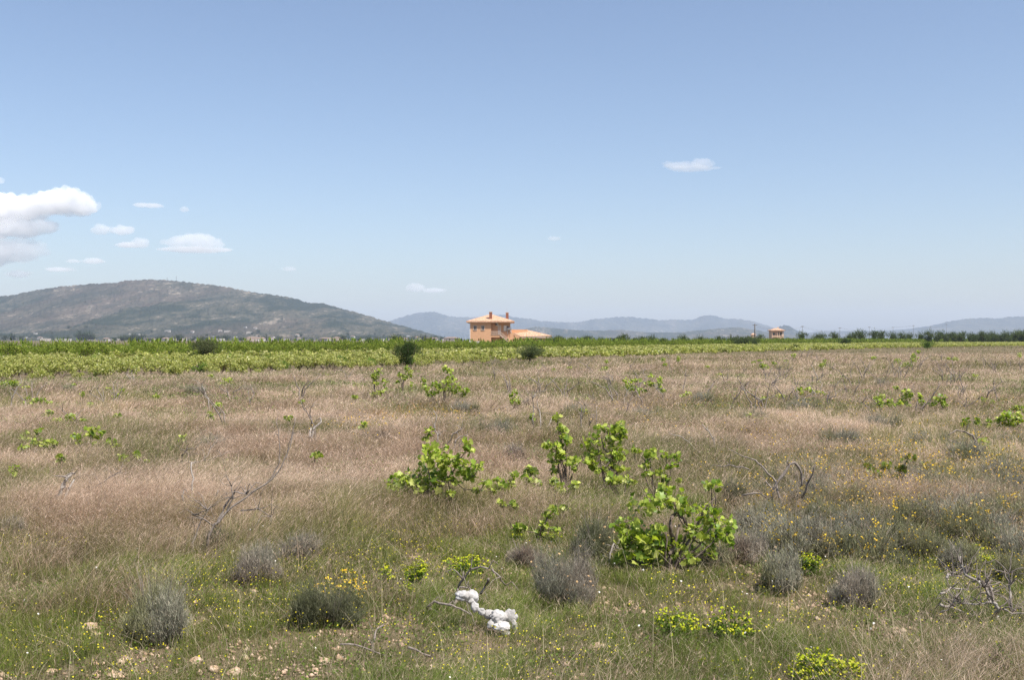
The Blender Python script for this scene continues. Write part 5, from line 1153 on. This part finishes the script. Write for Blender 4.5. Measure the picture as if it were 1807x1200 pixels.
def dryness(x, y):
    """0 = green turf, 1 = tall dry grass; patches wander through the field"""
    px = x / y * F + 903.5; py = 600 + EYE * F / y
    lim = np.interp(px, [0, 400, 700, 1000, 1300, 1500, 1807], [955, 975, 935, 850, 850, 930, 930])
    a = 1 / (1 + np.exp((py - lim) / 16.0))
    n_ = fbm(x * 0.55, y * 0.38, 31, 4)
    b = np.clip((n_ - 0.44) * 7, 0, 1)
    return np.clip(a * (0.18 + 0.82 * b) + (1 - a) * np.clip((fbm(x * 0.9, y * 0.9, 41, 3) - 0.56) * 6, 0, 1) * 0.18, 0, 1), a
def grass_patch(n, d0, d1, seg, wmin, wk, hs, seed, heads=0, hlen=0.06):
    rg = np.random.default_rng(seed); x, y = sample_field(n, d0, d1, rg); n = len(x)
    # clumping
    cl = vnoise(x * 7, y * 7, seed + 5); keep = rg.random(n) < 0.45 + 0.75 * cl; x, y = x[keep], y[keep]; n = len(x)
    bare = fbm(x * 1.6, y * 1.6, 71, 3); kp = (bare < 0.60) | (rg.random(n) < 0.35) | (y > 9); x, y = x[kp], y[kp]; n = len(x)
    dr, zone = dryness(x, y); dry = rg.random(n) < dr; olive = (~dry) & (rg.random(n) < zone)
    tall = fbm(x * 0.8, y * 0.6, 51, 3)
    h = np.where(dry, 0.32, np.where(olive, 0.26, 0.105)) * (0.55 + 0.9 * tall) * rg.uniform(0.55, 1.15, n) * hs
    tuft = vnoise(x * 5.5, y * 3.6, seed + 9); tuft2 = vnoise(x * 1.9, y * 1.1, seed + 12)
    h = h * (0.55 + 0.9 * tuft)
    B = np.stack([x, y, ground_z(x, y) - 0.01], -1)
    wind = (fbm(x * 0.5, y * 0.35, 61, 3) - 0.5) * 5.0 - 0.15
    ln = np.where(dry, rg.uniform(0.35, 1.15, n), rg.uniform(0.05, 0.7, n)); az = np.where(rg.random(n) < 0.55, wind + rg.normal(size=n) * 0.5, rg.uniform(0, 6.28, n))
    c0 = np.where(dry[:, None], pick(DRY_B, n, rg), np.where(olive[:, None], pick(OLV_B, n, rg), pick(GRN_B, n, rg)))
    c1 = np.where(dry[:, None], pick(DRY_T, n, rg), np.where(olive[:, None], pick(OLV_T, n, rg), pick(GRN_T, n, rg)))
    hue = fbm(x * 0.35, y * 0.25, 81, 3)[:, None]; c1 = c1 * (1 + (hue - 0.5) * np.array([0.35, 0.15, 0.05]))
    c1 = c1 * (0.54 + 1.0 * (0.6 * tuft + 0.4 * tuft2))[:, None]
    ol = (dry & (rg.random(n) < np.clip(0.75 - 1.1 * tuft2, 0, 0.6)))[:, None]; c1 = np.where(ol, c1 * np.array([0.62, 0.78, 0.45]), c1)
    rust = (((x / y * F + 903.5 - 745) / 90) ** 2 + ((600 + EYE * F / y - 742) / 14) ** 2) < 1 + rg.normal(size=n) * 0.4
    c1 = np.where((rust & dry)[:, None], c1 * np.array([0.95, 0.62, 0.35]), c1)
    w = np.maximum(wmin, y * wk) * rg.uniform(0.5, 1.5, n)
    far = np.clip((y - edge_y(x) + np.interp(y, [30, 300], [7, 30])) / np.interp(y, [30, 300], [7, 30]), 0, 1)[:, None] * (rg.random((n, 1)) < 0.7)
    c1 = c1 * (1 - far) + np.array([0.15, 0.19, 0.055]) * far; c0 = c0 * (1 - far) + np.array([0.08, 0.11, 0.03]) * far
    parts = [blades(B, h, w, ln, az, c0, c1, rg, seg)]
    if heads:
        i = np.nonzero(dry | (rg.random(n) < 0.14))[0]; i = np.repeat(i, heads); m = len(i); q = rg.uniform(0.62, 1.0, m)
        d = np.stack([np.cos(az[i]), np.sin(az[i])], -1); P = B[i].copy(); P[:, :2] += d * (ln[i] * q ** 1.8 * h[i])[:, None]; P[:, 2] += q * (1 - 0.28 * ln[i] * q) * h[i]
        cc = pick(DRY_T, m, rg) * 1.12; parts.append(blades(P, hlen * rg.uniform(0.5, 1.2, m), w[i] * 0.8, rg.uniform(0.4, 1.8, m), az[i] + rg.normal(size=m) * 0.7, cc, cc * 1.1, rg, 1))
    return parts
def lay(name, parts, label, mat=None):
    V, F_, c = merge(parts); o = mobj(name, np_mesh(name, V, F_, c, [mat or M_GRASS])); tag(o, label, 'grass', kind='stuff'); return o
Q = 1.0
lay('grass', grass_patch(int(780000 * Q), 3.6, 10.5, 3, 0.0018, 0.00030, 1.0, 1, 2, 0.035) + grass_patch(int(650000 * Q), 10.0, 22, 3, 0.003, 0.00034, 1.0, 2, 2, 0.055)
    + grass_patch(int(520000 * Q), 21, 48, 2, 0.006, 0.0004, 1.05, 3, 1, 0.09) + grass_patch(int(260000 * Q), 46, 110, 2, 0.01, 0.0004, 1.05, 4, 1, 0.12)
    + grass_patch(int(150000 * Q), 105, 460, 1, 0.03, 0.0004, 1.1, 5), 'dry pinkish and green wild grass covering the abandoned field')
# long straw-pale stems standing and lying among the shorter grass
def straw(n, d0, d1, seed, col=(0.50, 0.43, 0.29), hh=(0.08, 0.34), ll=(0.1, 1.9)):
    rg = np.random.default_rng(seed); x, y = sample_field(n, d0, d1, rg); n = len(x); B = np.stack([x, y, ground_z(x, y) - 0.01], -1)
    c = np.array([col]) * rg.uniform(0.6, 1.25, (n, 1)); return blades(B, rg.uniform(*hh, n), np.maximum(0.0024, y * 0.00036) * rg.uniform(0.7, 1.4, n), rg.uniform(*ll, n), rg.uniform(0, 6.28, n), c * 0.7, c, rg, 3)
lay('dry_stalks', [straw(6500, 3.8, 10.5, 301), straw(9000, 10, 24, 302), straw(30000, 3.8, 11, 303, (0.30, 0.235, 0.165), (0.04, 0.13), (1.0, 2.6)), straw(12000, 3.8, 11, 304, (0.13, 0.095, 0.06), (0.05, 0.14), (0.6, 2.4))], 'long pale straw stalks bent among the shorter green grass')
# undergrowth of tiny leaves between the blades
rg = np.random.default_rng(17); x, y = sample_field(150000, 3.6, 14, rg); nn = fbm(x * 1.3, y * 1.3, 91, 3); k = rg.random(len(x)) < np.clip((nn - 0.35) * 3.5, 0.05, 1); x, y = x[k], y[k]; n = len(x)
P = np.stack([x, y, ground_z(x, y) + rg.uniform(0.005, 0.05, n)], -1)
V, F_, c = leaves(P, 0.016, tint(n, [(0.11, 0.17, 0.03), (0.17, 0.23, 0.045), (0.07, 0.11, 0.02)], rg), rg, 2, 0.6)
o = mobj('ground_cover', np_mesh('ground_cover', V, F_, c, [M_FOL])); tag(o, 'tiny green leaves growing low between the grass blades', 'ground cover', kind='stuff')
rg = np.random.default_rng(18); x, y = sample_field(230000, 10, 48, rg); nn = fbm(x * 0.7, y * 0.5, 93, 4); k = rg.random(len(x)) < np.clip((nn - 0.50) * 5, 0.03, 1); x, y = x[k], y[k]; n = len(x)
P = np.stack([x, y, ground_z(x, y) + rg.uniform(0.08, 0.27, n)], -1)
V, F_, c = leaves(P, 0.020 * np.clip(y / 14, 1, 2.4), tint(n, [(0.15, 0.20, 0.05), (0.21, 0.25, 0.07), (0.12, 0.15, 0.05), (0.24, 0.25, 0.13)], rg), rg, 2, 0.6)
o = mobj('weeds', np_mesh('weeds', V, F_, c, [M_FOL])); tag(o, 'small olive-green weeds mixed through the dry grass', 'weeds', kind='stuff')
# little yellow flowers, mostly in the green foreground and in the flowering patch on the right
def dots(n, d0, d1, size, cols, seed, hz_, fn, name, label):
    rg = np.random.default_rng(seed); x, y = sample_field(n, d0, d1, rg); k = rg.random(len(x)) < fn(x, y); x, y = x[k], y[k]; n = len(x)
    P = np.stack([x, y, ground_z(x, y) + rg.uniform(*hz_, n)], -1); V, F_, c = leaves(P, size * np.clip(y / 9, 1, 1.5), tint(n, cols, rg, 0.15), rg, 1, 1.3, 0.1)
    o = mobj(name, np_mesh(name, V, F_, c, [M_PETAL])); tag(o, label, 'flowers', kind='stuff')
def pxy(x, y): return x / y * F + 903.5, 600 + EYE * F / y
dots(26000, 3.8, 10, 0.0075, [(0.62, 0.52, 0.03), (0.55, 0.50, 0.04)], 21, (0.06, 0.14), lambda x, y: np.clip((fbm(x * 1.1, y * 1.1, 95, 3) - 0.42) * 4, 0.02, 1) * (1 - dryness(x, y)[1] * 0.9), 'tiny_yellow_flowers', 'tiny yellow flowers dotted through the green foreground grass')
def gold(x, y):
    px, py = pxy(x, y); a = np.exp(-((px - 1600) / 230.0) ** 2 - ((py - 895) / 60.0) ** 2) + 0.10 * np.exp(-((px - 1500) / 400.0) ** 2 - ((py - 740) / 50.0) ** 2) + 0.45 * np.exp(-((px - 640) / 90.0) ** 2 - ((py - 780) / 16.0) ** 2) + 0.3 * np.exp(-((px - 790) / 60.0) ** 2 - ((py - 760) / 14.0) ** 2)
    return np.clip(a * np.clip((fbm(x * 2.2, y * 2.2, 97, 3) - 0.40) * 5, 0, 1), 0, 1)
dots(110000, 7.5, 26, 0.0115, [(0.66, 0.42, 0.03), (0.55, 0.34, 0.06), (0.60, 0.40, 0.10)], 22, (0.24, 0.42), gold, 'golden_flowers', 'golden flower heads scattered over the right side of the field')
dots(9000, 3.8, 8.5, 0.010, [(0.62, 0.52, 0.03), (0.50, 0.50, 0.03)], 24, (0.05, 0.16), lambda x, y: np.clip((fbm(x * 2.0, y * 2.0, 96, 3) - 0.52) * 7, 0, 1) * (x > 0.9) , 'yellow_flower_drifts', 'drifts of small bright yellow flowers in the right foreground')
dots(300, 4.2, 9, 0.011, [(0.80, 0.78, 0.72)], 23, (0.08, 0.16), lambda x, y: 0.25 + 0.6 * (x > 0.8), 'tiny_white_flowers', 'tiny white flowers dotted in the foreground grass')
# gravel
rg = np.random.default_rng(29); x, y = sample_field(42000, 3.8, 11, rg); nn = fbm(x * 1.6, y * 1.6, 71, 3); k = rg.random(len(x)) < np.clip((nn - 0.565) * 6, 0.02, 1); x, y = x[k], y[k]; n = len(x)
O = np.array([(1, 0, 0), (-1, 0, 0), (0, 1, 0), (0, -1, 0), (0, 0, 0.7), (0, 0, -0.7)], float); T8 = np.array([(0, 2, 4), (2, 1, 4), (1, 3, 4), (3, 0, 4), (2, 0, 5), (1, 2, 5), (3, 1, 5), (0, 3, 5)])
sz = rg.exponential(0.006, n) + 0.004; sz = np.minimum(sz, 0.035); a = rg.uniform(0, 6.28, n)
W = O[None] * (sz[:, None, None] * rg.uniform(0.6, 1.2, (n, 6, 1))); W = np.stack([W[..., 0] * np.cos(a)[:, None] - W[..., 1] * np.sin(a)[:, None], W[..., 0] * np.sin(a)[:, None] + W[..., 1] * np.cos(a)[:, None], W[..., 2]], -1)
W = W + np.stack([x, y, ground_z(x, y) + sz * 0.2], -1)[:, None, :]
Fg = (np.arange(n)[:, None, None] * 6 + T8[None]).reshape(-1, 3)
o = mobj('gravel', np_mesh('gravel', W.reshape(-1, 3), [Fg], mats=[M_STONE])); tag(o, 'small limestone pebbles lying between the grass', 'gravel', kind='stuff')
